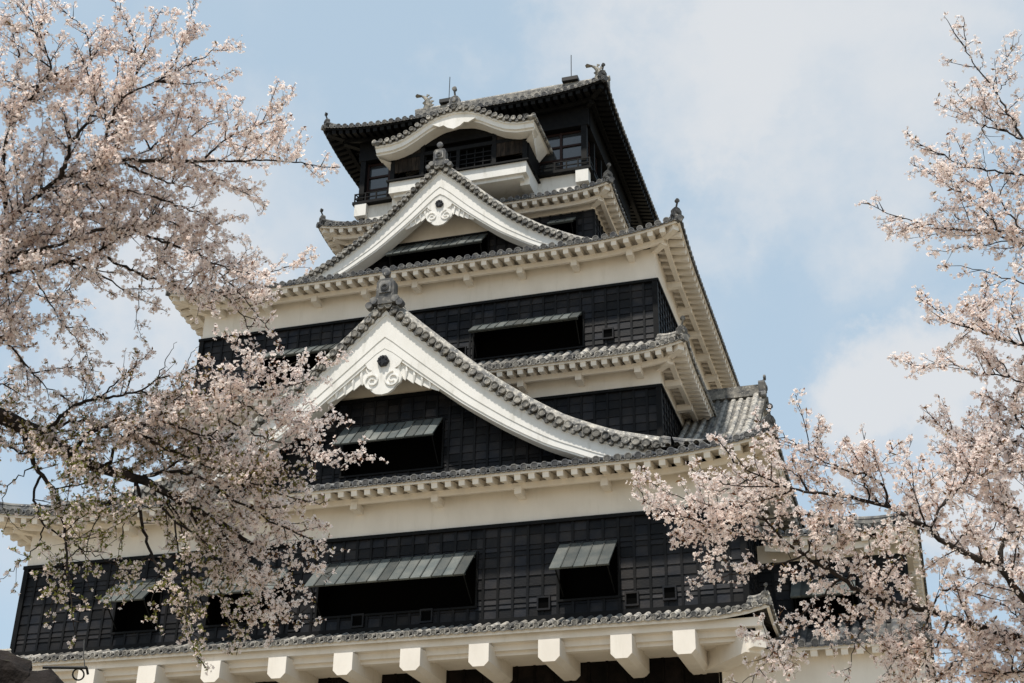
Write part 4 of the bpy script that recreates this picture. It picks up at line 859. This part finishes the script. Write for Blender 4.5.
RIGHT_BRANCHES = [
([(20.03,-31.19,-10.16),(19.86,-31.53,-9.57),(19.70,-31.82,-8.96),(19.65,-31.95,-8.51),(19.59,-32.05,-8.10),(19.64,-32.16,-7.38),(19.63,-32.22,-6.80)],0.045,0.5,1.26,0.1),
([(20.03,-31.19,-10.16),(19.39,-31.27,-9.95),(18.91,-31.34,-9.76),(18.80,-31.42,-9.74),(18.65,-31.52,-9.71),(18.43,-31.58,-9.65),(18.33,-31.67,-9.62),(18.22,-31.71,-9.58),(18.09,-31.76,-9.56),(17.93,-31.84,-9.53),(17.80,-31.91,-9.49),(17.69,-31.97,-9.42),(17.57,-32.03,-9.33),(17.44,-32.10,-9.25),(17.32,-32.18,-9.16),(17.21,-32.26,-9.03),(17.11,-32.31,-8.89),(17.09,-32.35,-8.84),(16.98,-32.37,-8.79),(16.85,-32.40,-8.73),(16.75,-32.45,-8.69)],0.05,1,1.67,0.2),
([(20.03,-31.19,-10.16),(19.21,-31.87,-10.02),(18.93,-32.14,-9.84),(18.79,-32.29,-9.70),(18.73,-32.34,-9.61),(18.68,-32.36,-9.49),(18.55,-32.36,-9.46),(18.41,-32.45,-9.38),(18.27,-32.49,-9.29),(18.18,-32.49,-9.19),(18.05,-32.52,-9.12),(17.93,-32.53,-9.06),(17.82,-32.56,-9.04),(17.68,-32.63,-9.03),(17.54,-32.68,-9.02),(17.39,-32.76,-8.98),(17.26,-32.81,-8.93),(17.14,-32.84,-8.85),(17.07,-32.90,-8.76),(17.00,-32.90,-8.66)],0.045,1,1.88,0.1),
([(17.32,-32.18,-9.16),(17.17,-32.27,-9.16),(17.04,-32.37,-9.15),(16.83,-32.51,-9.11),(16.65,-32.61,-9.06),(16.50,-32.67,-9.01),(16.40,-32.73,-8.95)],0.009,1,0.78,0.05),
([(17.21,-32.26,-9.03),(17.03,-32.42,-9.02),(16.89,-32.54,-8.99),(16.75,-32.63,-8.98),(16.59,-32.71,-8.92),(16.56,-32.77,-8.91)],0.008,1,0.78,0.05),
([(17.44,-32.10,-9.25),(17.35,-32.17,-9.30),(17.22,-32.20,-9.35),(17.07,-32.25,-9.37),(16.94,-32.29,-9.41),(16.77,-32.38,-9.47),(16.70,-32.40,-9.53)],0.008,0.9,0.31,0.2),
([(17.04,-32.37,-9.15),(16.89,-32.45,-9.18),(16.78,-32.56,-9.18),(16.68,-32.58,-9.24)],0.006,1,0.62,0.05),
([(17.26,-32.81,-8.93),(17.09,-32.76,-8.97),(16.93,-32.75,-8.98),(16.86,-32.79,-8.94)],0.006,1,0.78,0.05),
([(18.68,-32.36,-9.49),(18.70,-32.29,-9.35),(18.78,-32.22,-9.22),(18.89,-32.10,-9.08),(19.05,-31.95,-8.88),(19.44,-31.68,-8.74),(19.75,-31.39,-8.74)],0.02,1,2.09,0.1),
([(18.87,-32.11,-9.10),(18.79,-32.15,-9.00),(18.70,-32.17,-8.91),(18.66,-32.16,-8.82),(18.53,-32.20,-8.74),(18.44,-32.26,-8.65)],0.01,1,3.35,0.1),
([(18.18,-32.49,-9.20),(18.22,-32.45,-9.01),(18.22,-32.44,-8.84),(18.18,-32.43,-8.72),(18.24,-32.35,-8.59)],0.008,1,2.51,0.1),
([(17.92,-32.53,-9.06),(17.91,-32.58,-8.90),(17.91,-32.53,-8.77),(17.95,-32.56,-8.59)],0.007,1,1.67,0.1),
([(18.05,-32.52,-9.12),(18.01,-32.58,-8.94),(17.83,-32.64,-8.89),(17.70,-32.67,-8.83),(17.62,-32.63,-8.77),(17.50,-32.68,-8.67),(17.37,-32.71,-8.56),(17.20,-32.76,-8.48)],0.009,1,1.26,0.1),
([(17.62,-32.63,-8.77),(17.64,-32.66,-8.62),(17.66,-32.65,-8.49)],0.005,1,0.46,0.05),
([(18.27,-32.49,-9.29),(18.39,-32.44,-9.07),(18.53,-32.36,-8.95),(18.62,-32.27,-8.74),(18.74,-32.17,-8.57)],0.01,1,3.35,0.1),
([(17.66,-31.98,-9.40),(17.52,-32.00,-9.50),(17.40,-32.02,-9.63),(17.29,-32.06,-9.79),(17.19,-32.13,-9.91),(17.09,-32.16,-10.03),(16.93,-32.18,-10.15)],0.008,0.9,0.19,0.1),
([(17.29,-32.06,-9.79),(17.19,-32.13,-9.83),(17.07,-32.26,-9.82),(16.98,-32.33,-9.84)],0.005,1,0.19,0.1),
([(17.93,-31.84,-9.53),(17.89,-31.87,-9.65),(17.75,-31.95,-9.75),(17.70,-31.96,-9.85),(17.67,-31.97,-9.98),(17.65,-32.02,-10.10)],0.007,0.9,0.5,0.2),
([(18.22,-31.71,-9.58),(18.30,-31.77,-9.46),(18.40,-31.75,-9.46),(18.55,-31.70,-9.49)],0.006,0.8,0.84,0.1),
([(18.30,-31.77,-9.46),(18.40,-31.80,-9.47),(18.61,-31.78,-9.54),(18.82,-31.80,-9.61)],0.007,0.7,0.63,0.1),
([(19.39,-31.27,-9.95),(18.78,-31.40,-9.94),(18.70,-31.50,-9.97),(18.57,-31.54,-10.01),(18.46,-31.59,-10.07),(18.27,-31.66,-10.17)],0.012,1,3.14,0.15),
([(18.70,-31.50,-9.97),(18.70,-31.62,-9.90),(18.67,-31.69,-9.83),(18.62,-31.76,-9.72)],0.008,1,2.51,0.15),
([(18.65,-31.52,-9.71),(18.50,-31.51,-9.82),(18.36,-31.54,-9.88),(18.29,-31.57,-9.95),(18.16,-31.57,-10.05)],0.01,1,2.93,0.15),
([(18.22,-31.71,-9.58),(18.16,-31.69,-9.74),(18.02,-31.77,-9.85),(17.92,-31.79,-9.95),(17.84,-31.80,-10.12)],0.009,1,3.14,0.15),
([(18.33,-31.67,-9.62),(18.26,-31.73,-9.79),(18.15,-31.82,-9.94),(18.04,-31.95,-10.10)],0.009,1,3.35,0.15),
([(18.09,-31.76,-9.56),(18.01,-31.75,-9.68),(18.03,-31.76,-9.81),(17.93,-31.82,-9.89)],0.007,1,2.51,0.15),
([(17.69,-31.97,-9.42),(17.81,-32.10,-9.31),(17.92,-32.15,-9.23),(18.02,-32.19,-9.18)],0.008,1,3.35,0.25),
([(17.57,-32.03,-9.33),(17.65,-32.12,-9.20),(17.76,-32.13,-9.11),(17.81,-32.20,-9.03)],0.008,1,3.77,0.25),
([(17.44,-32.10,-9.25),(17.54,-32.23,-9.16),(17.59,-32.29,-9.04),(17.69,-32.27,-8.97)],0.008,1,2.48,0.2),
([(17.80,-31.91,-9.49),(17.95,-31.93,-9.41),(18.06,-31.96,-9.29),(18.17,-31.98,-9.23)],0.008,1,3.35,0.25),
([(17.21,-32.26,-9.03),(17.35,-32.29,-9.02),(17.45,-32.26,-8.98),(17.57,-32.18,-9.04)],0.007,1,2.33,0.15),
([(17.54,-32.68,-9.02),(17.51,-32.66,-8.89),(17.38,-32.69,-8.81),(17.30,-32.73,-8.72)],0.006,1,1.24,0.05),
([(19.16,-31.88,-8.84),(18.99,-31.86,-8.69),(18.88,-31.84,-8.56),(18.75,-31.84,-8.52),(18.66,-31.83,-8.44),(18.55,-31.84,-8.40),(18.45,-31.85,-8.31),(18.37,-31.88,-8.26)],0.01,0.9,1.88,0.15),
([(19.16,-31.88,-8.84),(19.02,-31.88,-8.48),(19.00,-31.88,-8.37),(18.89,-31.87,-8.20),(18.79,-31.83,-8.11),(18.69,-31.81,-8.04)],0.01,0.9,1.67,0.15),
([(18.88,-31.84,-8.56),(18.76,-31.94,-8.36),(18.70,-31.92,-8.27),(18.66,-31.91,-8.19)],0.006,0.8,1.05,0.1),
([(19.63,-31.98,-8.41),(19.06,-32.11,-8.17),(18.94,-32.08,-8.08),(18.82,-32.07,-8.05),(18.67,-32.09,-8.01),(18.59,-32.06,-7.93),(18.43,-32.06,-7.91),(18.27,-32.06,-7.89),(18.19,-32.09,-7.83)],0.01,0.95,0.16,0.1),
([(19.59,-32.05,-8.09),(19.27,-32.20,-8.02),(19.05,-32.27,-7.94),(18.91,-32.28,-7.88),(18.73,-32.35,-7.82),(18.62,-32.34,-7.71),(18.52,-32.31,-7.62),(18.40,-32.39,-7.53)],0.016,0.95,0.56,0.1),
([(18.91,-32.28,-7.88),(18.82,-32.26,-7.75),(18.82,-32.24,-7.63),(18.86,-32.19,-7.48),(18.91,-32.17,-7.35)],0.006,0.95,0.48,0.1),
([(19.05,-32.27,-7.94),(19.02,-32.23,-7.72),(19.01,-32.18,-7.58),(19.09,-32.10,-7.43)],0.007,0.95,0.8,0.1),
([(18.94,-32.08,-8.08),(18.89,-32.07,-7.94),(18.81,-32.06,-7.86),(18.75,-32.00,-7.81)],0.006,0.95,0.64,0.1),
([(19.06,-32.11,-8.17),(19.01,-32.13,-8.03),(19.09,-32.06,-7.88)],0.008,0.95,1.12,0.1),
([(19.02,-31.88,-8.48),(18.95,-31.87,-8.28),(18.95,-31.84,-8.11),(19.04,-31.74,-8.00)],0.008,1,2.93,0.15),
([(18.99,-31.86,-8.69),(18.82,-31.82,-8.70),(18.70,-31.84,-8.62),(18.57,-31.84,-8.58)],0.008,1,3.35,0.15),
([(19.62,-32.11,-7.67),(19.12,-32.20,-7.43),(19.02,-32.11,-7.32),(18.90,-32.06,-7.23),(18.75,-32.07,-7.16),(18.57,-32.04,-7.11)],0.009,0.38,0.08,0.1),
([(19.64,-32.16,-7.38),(19.35,-32.05,-7.12),(19.20,-31.94,-6.97),(19.05,-31.90,-6.85),(18.93,-31.85,-6.76),(18.74,-31.79,-6.68),(18.57,-31.75,-6.59),(18.41,-31.74,-6.51),(18.24,-31.77,-6.42),(18.12,-31.80,-6.34)],0.014,0.95,0.2,0.05),
([(18.99,-31.88,-6.80),(18.87,-31.88,-6.71),(18.75,-31.91,-6.63),(18.66,-31.96,-6.51),(18.62,-31.98,-6.44)],0.007,0.95,0.4,0.05),
([(19.32,-32.03,-7.10),(19.20,-32.07,-6.94),(19.04,-32.08,-6.92),(18.94,-32.09,-6.85),(18.89,-32.06,-6.74)],0.008,0.95,0.56,0.05),
([(19.12,-31.92,-6.91),(18.94,-31.95,-6.94),(18.71,-32.01,-6.96),(18.53,-32.02,-7.00)],0.005,0.76,0.16,0.05),
([(19.20,-32.07,-6.94),(19.06,-32.07,-6.62),(18.97,-32.03,-6.51),(18.88,-32.01,-6.42),(18.80,-31.99,-6.28)],0.008,0.95,0.48,0.05),
([(19.04,-32.08,-6.92),(18.96,-32.07,-6.73),(18.87,-32.06,-6.60),(18.77,-32.05,-6.49),(18.66,-32.04,-6.36),(18.59,-31.99,-6.26),(18.48,-32.03,-6.17)],0.008,0.95,0.4,0.05),
([(19.63,-32.22,-6.80),(19.43,-32.14,-6.59),(19.27,-32.08,-6.48),(19.11,-32.04,-6.39),(18.96,-32.02,-6.31),(18.83,-31.97,-6.22),(18.73,-31.95,-6.09),(18.62,-31.93,-6.00),(18.49,-31.98,-5.87)],0.012,0.95,0.4,0.05),
([(19.06,-32.07,-6.62),(19.14,-32.01,-6.47),(19.23,-31.98,-6.31),(19.32,-31.92,-6.14)],0.005,0.57,0.08,0.05),
([(19.03,-32.06,-6.59),(19.03,-32.03,-6.40),(19.02,-32.01,-6.17)],0.005,0.57,0.08,0.05),
([(19.63,-32.22,-6.83),(19.39,-32.23,-6.58),(19.30,-32.21,-6.26),(19.24,-32.15,-5.99),(19.16,-32.14,-5.68),(19.08,-32.10,-5.48),(19.02,-32.06,-5.26),(19.03,-32.06,-5.05),(19.04,-32.05,-4.90)],0.014,0.43,0.08,0.05),
([(19.16,-32.14,-5.67),(19.25,-32.06,-5.46),(19.35,-31.95,-5.24),(19.47,-31.85,-5.01)],0.005,0.43,0,0.05),
([(19.18,-32.14,-5.74),(19.26,-32.08,-5.61),(19.37,-31.98,-5.46)],0.004,0.47,0,0.05),
([(19.22,-32.15,-5.93),(19.30,-32.04,-5.79),(19.37,-31.96,-5.70)],0.004,0.38,0,0.05),
([(19.30,-32.21,-6.26),(19.19,-32.10,-6.07),(19.09,-32.06,-5.89),(19.00,-32.02,-5.75),(18.92,-31.96,-5.61),(18.90,-31.90,-5.41)],0.008,0.76,0.08,0.05),
([(19.20,-32.11,-6.08),(19.06,-32.02,-5.94),(18.96,-31.95,-5.80),(18.86,-31.94,-5.70),(18.73,-31.95,-5.61)],0.006,0.85,0.16,0.05),
([(19.16,-32.14,-5.68),(19.09,-32.10,-5.62),(19.00,-32.09,-5.60)],0.003,0.47,0,0.05),
([(19.08,-32.10,-5.48),(19.14,-32.06,-5.36),(19.12,-32.03,-5.28)],0.003,0.47,0,0.05),
([(19.06,-32.02,-5.94),(19.01,-31.90,-5.98),(18.98,-31.81,-6.05)],0.005,0.85,0.24,0.05),
([(19.20,-31.94,-6.97),(19.13,-31.82,-7.00),(19.16,-31.74,-7.00)],0.005,0.76,0.24,0.05),
([(19.60,-32.22,-6.79),(19.38,-32.19,-6.43),(19.29,-32.10,-6.31),(19.24,-32.04,-6.21)],0.006,0.76,0.32,0.05),
([(18.90,-32.06,-7.23),(18.88,-31.99,-7.29),(18.84,-31.94,-7.38)],0.004,0.76,0.24,0.05),
([(19.43,-32.14,-6.59),(19.32,-31.99,-6.64),(19.25,-31.90,-6.61),(19.15,-31.84,-6.62)],0.007,0.95,0.64,0.05),
([(19.02,-31.88,-8.48),(18.82,-31.81,-8.47),(18.65,-31.73,-8.49),(18.50,-31.66,-8.60),(18.36,-31.66,-8.63)],0.009,1,3.14,0.15),
([(18.91,-31.34,-9.76),(18.76,-31.55,-9.60),(18.68,-31.65,-9.52),(18.58,-31.70,-9.56)],0.01,1,2.09,0.15),
([(19.01,-31.35,-9.94),(18.85,-31.58,-9.86),(18.75,-31.64,-9.90),(18.79,-31.65,-10.07)],0.012,1,3.35,0.15),
([(18.70,-32.17,-8.91),(18.73,-32.03,-9.09),(18.62,-31.96,-9.20),(18.49,-31.97,-9.22)],0.007,1,1.67,0.1),
([(18.89,-32.10,-9.08),(18.82,-32.08,-9.25),(18.83,-32.03,-9.38),(18.78,-31.98,-9.46)],0.008,1,1.67,0.1),
([(18.41,-32.45,-9.38),(18.52,-32.36,-9.25),(18.66,-32.25,-9.16)],0.006,1,1.67,0.1),
]

bark = mat('dark cherry bark', (.010, .0075, .0065), (.036, .027, .022), scale=9, rough=.85, bump=.6, bscale=60, spec=.2)
def petal_mat(name, c1, c2):
    m = mat(name, c1, rough=.6, tint=0, spec=.2)
    t = m.node_tree; b = t.nodes['Principled BSDF']
    at = N(t, 'ShaderNodeAttribute', attribute_name='tint'); mx = N(t, 'ShaderNodeMix', data_type='RGBA'); mx.inputs['A'].default_value = (*c1, 1); mx.inputs['B'].default_value = (*c2, 1)
    t.links.new(at.outputs['Fac'], mx.inputs['Factor']); t.links.new(mx.outputs['Result'], b.inputs['Base Color'])
    tr = N(t, 'ShaderNodeBsdfTranslucent'); ms = N(t, 'ShaderNodeMixShader'); ms.inputs['Fac'].default_value = .56
    t.links.new(mx.outputs['Result'], tr.inputs['Color']); t.links.new(b.outputs[0], ms.inputs[1]); t.links.new(tr.outputs[0], ms.inputs[2])
    t.links.new(ms.outputs[0], t.nodes['Material Output'].inputs['Surface'])
    return m
M['petal'] = petal_mat('blossom petals', (.92, .765, .71), (.985, .945, .905))
M['calyx'] = petal_mat('red brown stalks', (.20, .075, .05), (.34, .20, .12))
M['leaf'] = petal_mat('young bronze leaves', (.20, .085, .04), (.19, .21, .05))
def np_mesh(name, V, F, nside, tint, m, parent):
    me = bpy.data.meshes.new(name); nv, nf = len(V), len(F)
    me.vertices.add(nv); me.vertices.foreach_set('co', V.astype(np.float32).ravel())
    me.loops.add(nf*nside); me.loops.foreach_set('vertex_index', F.astype(np.int32).ravel())
    me.polygons.add(nf); me.polygons.foreach_set('loop_start', np.arange(0, nf*nside, nside, dtype=np.int32)); me.polygons.foreach_set('loop_total', np.full(nf, nside, dtype=np.int32))
    me.update(calc_edges=True)
    at = me.attributes.new('tint', 'FLOAT', 'POINT'); at.data.foreach_set('value', tint.astype(np.float32))
    me.materials.append(m); o = bpy.data.objects.new(name, me); COL.objects.link(o); o.parent = parent; return o
def smoothline(P, n):
    P = np.array(P, float)
    for _ in range(2):
        Q = [P[0]]
        for a, b in zip(P[:-1], P[1:]): Q += [a*.75+b*.25, a*.25+b*.75]
        Q.append(P[-1]); P = np.array(Q)
    T = np.concatenate([[0], np.cumsum(np.linalg.norm(np.diff(P, axis=0), axis=1))]); tt = np.linspace(0, T[-1], max(3, n))
    return np.stack([np.interp(tt, T, P[:, i]) for i in range(3)], 1), T[-1]
def frames(n, rg):
    d = rg.normal(size=(n, 3)); d /= np.linalg.norm(d, axis=1)[:, None]
    a = rg.normal(size=(n, 3)); a -= d*(a*d).sum(1)[:, None]; a /= np.linalg.norm(a, axis=1)[:, None]
    return d, a, np.cross(d, a)
def cherry(name, label, branches, trunk, seed, dens, droop):
    rg = np.random.default_rng(seed); root = empty(name, label, 'cherry tree', loc=trunk[0][0][0]); base = Vector(trunk[0][0][0])
    wood = MB(); spots = []     # blossom sites: pos, dir, leafiness
    def wire(P, r0, r1, seg):
        n = len(P); rad = [r1+(r0-r1)*(1-i/(n-1))**1.25 for i in range(n)]
        wood.tube([tuple(p) for p in P], rad, seg, cap=True)
    for P, r in trunk:
        Q, ln = smoothline(P, 14); Q += rg.normal(0, .02, Q.shape)*(np.arange(len(Q)) > 0)[:, None]; wire(Q, r[0], r[1], 14)
    def grow(P, ln, td, lf, r, lev, sr):
        """hang twigs and blossom sites along a polyline"""
        T = np.linspace(0, ln, len(P)); at = lambda s: np.array([np.interp(s, T, P[:, i]) for i in range(3)])
        def tang(s):
            a, b = at(max(0, s-.03)), at(min(ln, s+.03)); return (b-a)/(np.linalg.norm(b-a)+1e-9)
        # blossoms right on the branch
        s = .04 if lev else .25*min(1, ln)
        while s < ln:
            if rg.random() < td*(.66 if r < .014 or lev else .55): spots.append((at(s), tang(s), lf))
            s += rg.uniform(.022, .05)
        if lev:
            for _ in range(1): spots.append((P[-1]+rg.normal(0, .008, 3), tang(ln), lf))
        if lev < 2:
            s = .06 if lev else .1
            while s < ln:
                rem = ln-s; L2 = min(.06+.42*rem, rg.uniform(.10, .30) if lev else rg.uniform(.12, .42))
                if rg.random() < td and L2 > .05:
                    t = tang(s); v = rg.normal(size=3); v -= t*v.dot(t); v /= np.linalg.norm(v); an = rg.uniform(.5, 1.15)
                    d = t*math.cos(an)+v*math.sin(an); d[2] += .18-droop*rg.random(); d /= np.linalg.norm(d)
                    p0 = at(s); c = rg.normal(size=3)*.12; pts = [p0]; n = 5
                    for k in range(n): 
                        d = d + c/n + rg.normal(size=3)*.07 + np.array([0, 0, .05-droop*.15]); d /= np.linalg.norm(d); pts.append(pts[-1]+d*L2/n)
                    pts = np.array(pts); wire(pts, min(.005, max(.0025, r*.4)), .0013, 4)
                    grow(pts, L2, max(td, .6), lf, .003, 2 if L2 < .22 else 1.5, 0)
                s += rg.uniform(.05, .125)/dens
        if lev == 0 and sr:
            n = rg.poisson(sr*ln*dens*1.3)
            for _ in range(n):
                s = rg.uniform(.05, .92)*ln; t = tang(s); v = rg.normal(size=3); v -= t*v.dot(t); v /= np.linalg.norm(v); an = rg.uniform(.5, 1.0)
                d = t*math.cos(an)+v*math.sin(an); d[2] += .15-droop*rg.random(); d /= np.linalg.norm(d)
                L2 = min(rg.uniform(.35, .75), .12+.6*(ln-s)); pts = [at(s)]; 
                for k in range(8): d = d + rg.normal(size=3)*.09 + np.array([0, 0, .03-droop*.12]); d /= np.linalg.norm(d); pts.append(pts[-1]+d*L2/8)
                pts = np.array(pts); wire(pts, min(r*.5, .008), .002, 5); grow(pts, L2, td, lf, .006, 1, 0)
    for P, r, td, sr, lf in branches:
        Q, ln = smoothline(P, max(6, len(P)*4)); Q[1:-1] += rg.normal(0, .006, (len(Q)-2, 3))
        wire(Q, r, max(.0018, min(.0032, r*.2)) if r <= .1 else .016, 8 if r > .012 else 6); grow(Q, ln, td, lf, r, 0, sr)
    wood.v = [v-np.array(base) for v in wood.v]
    wood.build('trunk', bark, root, smooth=True)
    # blossoms
    C0 = np.array([s[0] for s in spots]); LF = np.array([s[2] for s in spots])
    k = rg.integers(3, 7, len(C0)); k = np.where(LF > .4, np.maximum(1, k-2), k); idx = np.repeat(np.arange(len(C0)), k); n = len(idx)
    off, _, _ = frames(n, rg); ro = rg.uniform(.012, .044, n)[:, None]; pos = C0[idx] + off*ro; pos[:, 2] -= .004
    d = off*.9 + rg.normal(size=(n, 3))*.45; d /= np.linalg.norm(d, axis=1)[:, None]
    a = rg.normal(size=(n, 3)); a -= d*(a*d).sum(1)[:, None]; a /= np.linalg.norm(a, axis=1)[:, None]; b = np.cross(d, a)
    R0 = rg.uniform(.0125, .0185, n); cup = rg.uniform(.15, .75, n); bud = rg.random(n) < .10; R0[bud] *= .5; cup[bud] = 2.2
    V = np.zeros((n, 16, 3)); V[:, 0] = pos
    for p in range(5):
        for j, (an, rr_, h) in enumerate(((-.52, .78, .55), (0, 1.0, .9), (.52, .78, .55))):
            th = 2*math.pi*p/5+an; q = rr_*R0[:, None]
            V[:, 1+p*3+j] = pos + q*(a*math.cos(th)+b*math.sin(th)) + (q*h*cup[:, None])*d
    F = np.array([[0, 1+p*3, 2+p*3, 3+p*3] for p in range(5)]); F = (F[None]+(np.arange(n)*16)[:, None, None]).reshape(-1, 4)
    ct = rg.random(len(C0))[idx]*.5; tint = np.clip(ct + rg.random(n)*.6, 0, 1)**.65; tint[bud] *= .1; tint[LF[idx] > .4] *= .55; TT = np.repeat(tint[:, None], 16, 1); TT[:, 0] *= .25
    o = np_mesh('blossoms', V.reshape(-1, 3)-np.array(base), F, 4, TT.ravel(), M['petal'], root); o['kind'] = 'stuff'
    # stalks and calyx: slim wedge from the twig to the flower, with a small star behind it
    sd = np.cross(off, rg.normal(size=(n, 3))); sd /= np.linalg.norm(sd, axis=1)[:, None]
    V2 = np.zeros((n, 7, 3)); w = .0009; V2[:, 0] = C0[idx]-sd*w; V2[:, 1] = C0[idx]+sd*w; V2[:, 2] = pos+sd*w; V2[:, 3] = pos-sd*w
    V2[:, 4] = pos - d*.006 ; V2[:, 5] = pos + a*.0042; V2[:, 6] = pos - a*.0042
    Fq = np.array([[0, 1, 2, 3], [4, 5, 2, 6]]); Fq = (Fq[None]+(np.arange(n)*7)[:, None, None]).reshape(-1, 4)
    np_mesh('flower_stalks', V2.reshape(-1, 3)-np.array(base), Fq, 4, np.repeat(rg.random(n), 7), M['calyx'], root)['kind'] = 'stuff'
    # young leaves
    sel = np.where(rg.random(n) < LF[idx]*1.0+.04)[0]; sel = np.concatenate([sel, sel[LF[idx[sel]] > .4]]); m_ = len(sel)
    ld = off[sel] + rg.normal(size=(m_, 3))*.5 + np.array([0, 0, .3]); ld /= np.linalg.norm(ld, axis=1)[:, None]
    ls = np.cross(ld, rg.normal(size=(m_, 3))); ls /= np.linalg.norm(ls, axis=1)[:, None]; LL = rg.uniform(.018, .042, m_)[:, None]; p0 = C0[idx[sel]]
    V3 = np.stack([p0, p0+ld*LL*.55+ls*LL*.22, p0+ld*LL*1.1, p0+ld*LL*.55-ls*LL*.22], 1)
    np_mesh('young_leaves', V3.reshape(-1, 3)-np.array(base), np.arange(m_*4).reshape(-1, 4), 4, np.repeat(np.clip(rg.random(m_)*.6+LF[idx[sel]]*.9-.2, 0, 1), 4), M['leaf'], root)['kind'] = 'stuff'
    print(name, 'blossoms', n, 'leaves', m_, 'spots', len(C0))
    return root
lt = [([(9.28,-33.69,-13.90), (9.58,-33.49,-11.20), (10.38,-33.49,-8.44)], (.30, .17)), ([(10.38,-33.49,-8.44), (10.22,-33.55,-8.09), (10.27,-33.61,-7.73)], (.15, .075))]
cherry('cherry_tree', 'large cherry tree in pale blossom at the left with a thick dark limb', LEFT_BRANCHES, lt, 11, 1.15, .10)
rt_ = [([(21.43,-30.89,-13.90), (20.93,-31.09,-12.20), (20.03,-31.19,-10.16)], (.26, .10)), ([(20.93,-31.09,-12.20), (20.03,-31.19,-10.16), (20.33,-31.19,-9.56)], (.09, .04))]
cherry('cherry_tree', 'cherry tree in pink blossom at the right with slender branches spread against the sky', RIGHT_BRANCHES, rt_, 5, 1.1, .0)

# ------------------------------------------------------------------ boulders of a near wall with an iron rod
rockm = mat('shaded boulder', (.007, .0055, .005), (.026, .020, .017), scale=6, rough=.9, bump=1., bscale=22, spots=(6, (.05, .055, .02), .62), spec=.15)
def rock(c, s, seed, parent):
    rg = np.random.default_rng(seed); bm = __import__('bmesh').new(); import bmesh
    bmesh.ops.create_icosphere(bm, subdivisions=3, radius=1); pl = [(Vector(rg.normal(size=3)).normalized(), rg.uniform(.62, .95)) for _ in range(10)]
    from mathutils import noise
    for v in bm.verts:
        for nrm, h in pl:
            e = v.co.dot(nrm)-h
            if e > 0: v.co -= nrm*e*.85
        v.co += v.co.normalized()*noise.noise(v.co*2.4+Vector((seed, 0, 0)))*.12; v.co = Vector((v.co.x*s[0], v.co.y*s[1], v.co.z*s[2])) + Vector(c)
    me = bpy.data.meshes.new('boulder'); bm.to_mesh(me); bm.free(); me.materials.append(rockm); o = bpy.data.objects.new('boulder', me); COL.objects.link(o); o.parent = parent; return o
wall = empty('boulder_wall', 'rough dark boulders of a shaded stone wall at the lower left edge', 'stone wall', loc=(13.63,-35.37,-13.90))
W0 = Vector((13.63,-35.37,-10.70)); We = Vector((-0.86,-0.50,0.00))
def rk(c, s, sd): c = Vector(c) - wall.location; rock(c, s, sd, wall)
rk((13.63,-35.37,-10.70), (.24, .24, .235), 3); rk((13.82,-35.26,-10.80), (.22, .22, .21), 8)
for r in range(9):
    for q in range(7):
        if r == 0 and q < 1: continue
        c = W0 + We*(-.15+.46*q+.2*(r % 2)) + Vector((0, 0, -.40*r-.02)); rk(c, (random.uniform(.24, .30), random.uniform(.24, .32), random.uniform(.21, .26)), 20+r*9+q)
rod = empty('iron_rod', 'thin black iron rod with a small ring sticking out of the boulders', 'iron rod', loc=(13.82,-35.22,-10.56))
mb = MB(); b0 = rod.location.copy(); mb.tube([Vector((13.80,-35.22,-10.56))-b0, Vector((14.02,-35.16,-10.56))-b0], .0085, 8, tint=.5); mb.tube([Vector((14.02,-35.16,-10.56))-b0, Vector((14.02,-35.14,-10.59))-b0], .007, 6); mb.build('bar', M['iron'], rod)
mb = MB(); c = Vector((13.97,-35.15,-10.59))-b0; u = Vector((0.96,0.29,0.01)); v = Vector((0.12,-0.44,0.89)); mb.tube([c+(u*math.cos(k*math.pi/10)+v*math.sin(k*math.pi/10))*.029 for k in range(21)], .0045, 6, cap=False); mb.build('ring', M['iron'], rod)
mb = MB(); mb.tube([Vector((14.02,-35.22,-10.43))-b0, Vector((14.01,-35.19,-10.50))-b0, Vector((14.01,-35.16,-10.56))-b0], .0028, 6); mb.build('wire', M['metal'], rod)
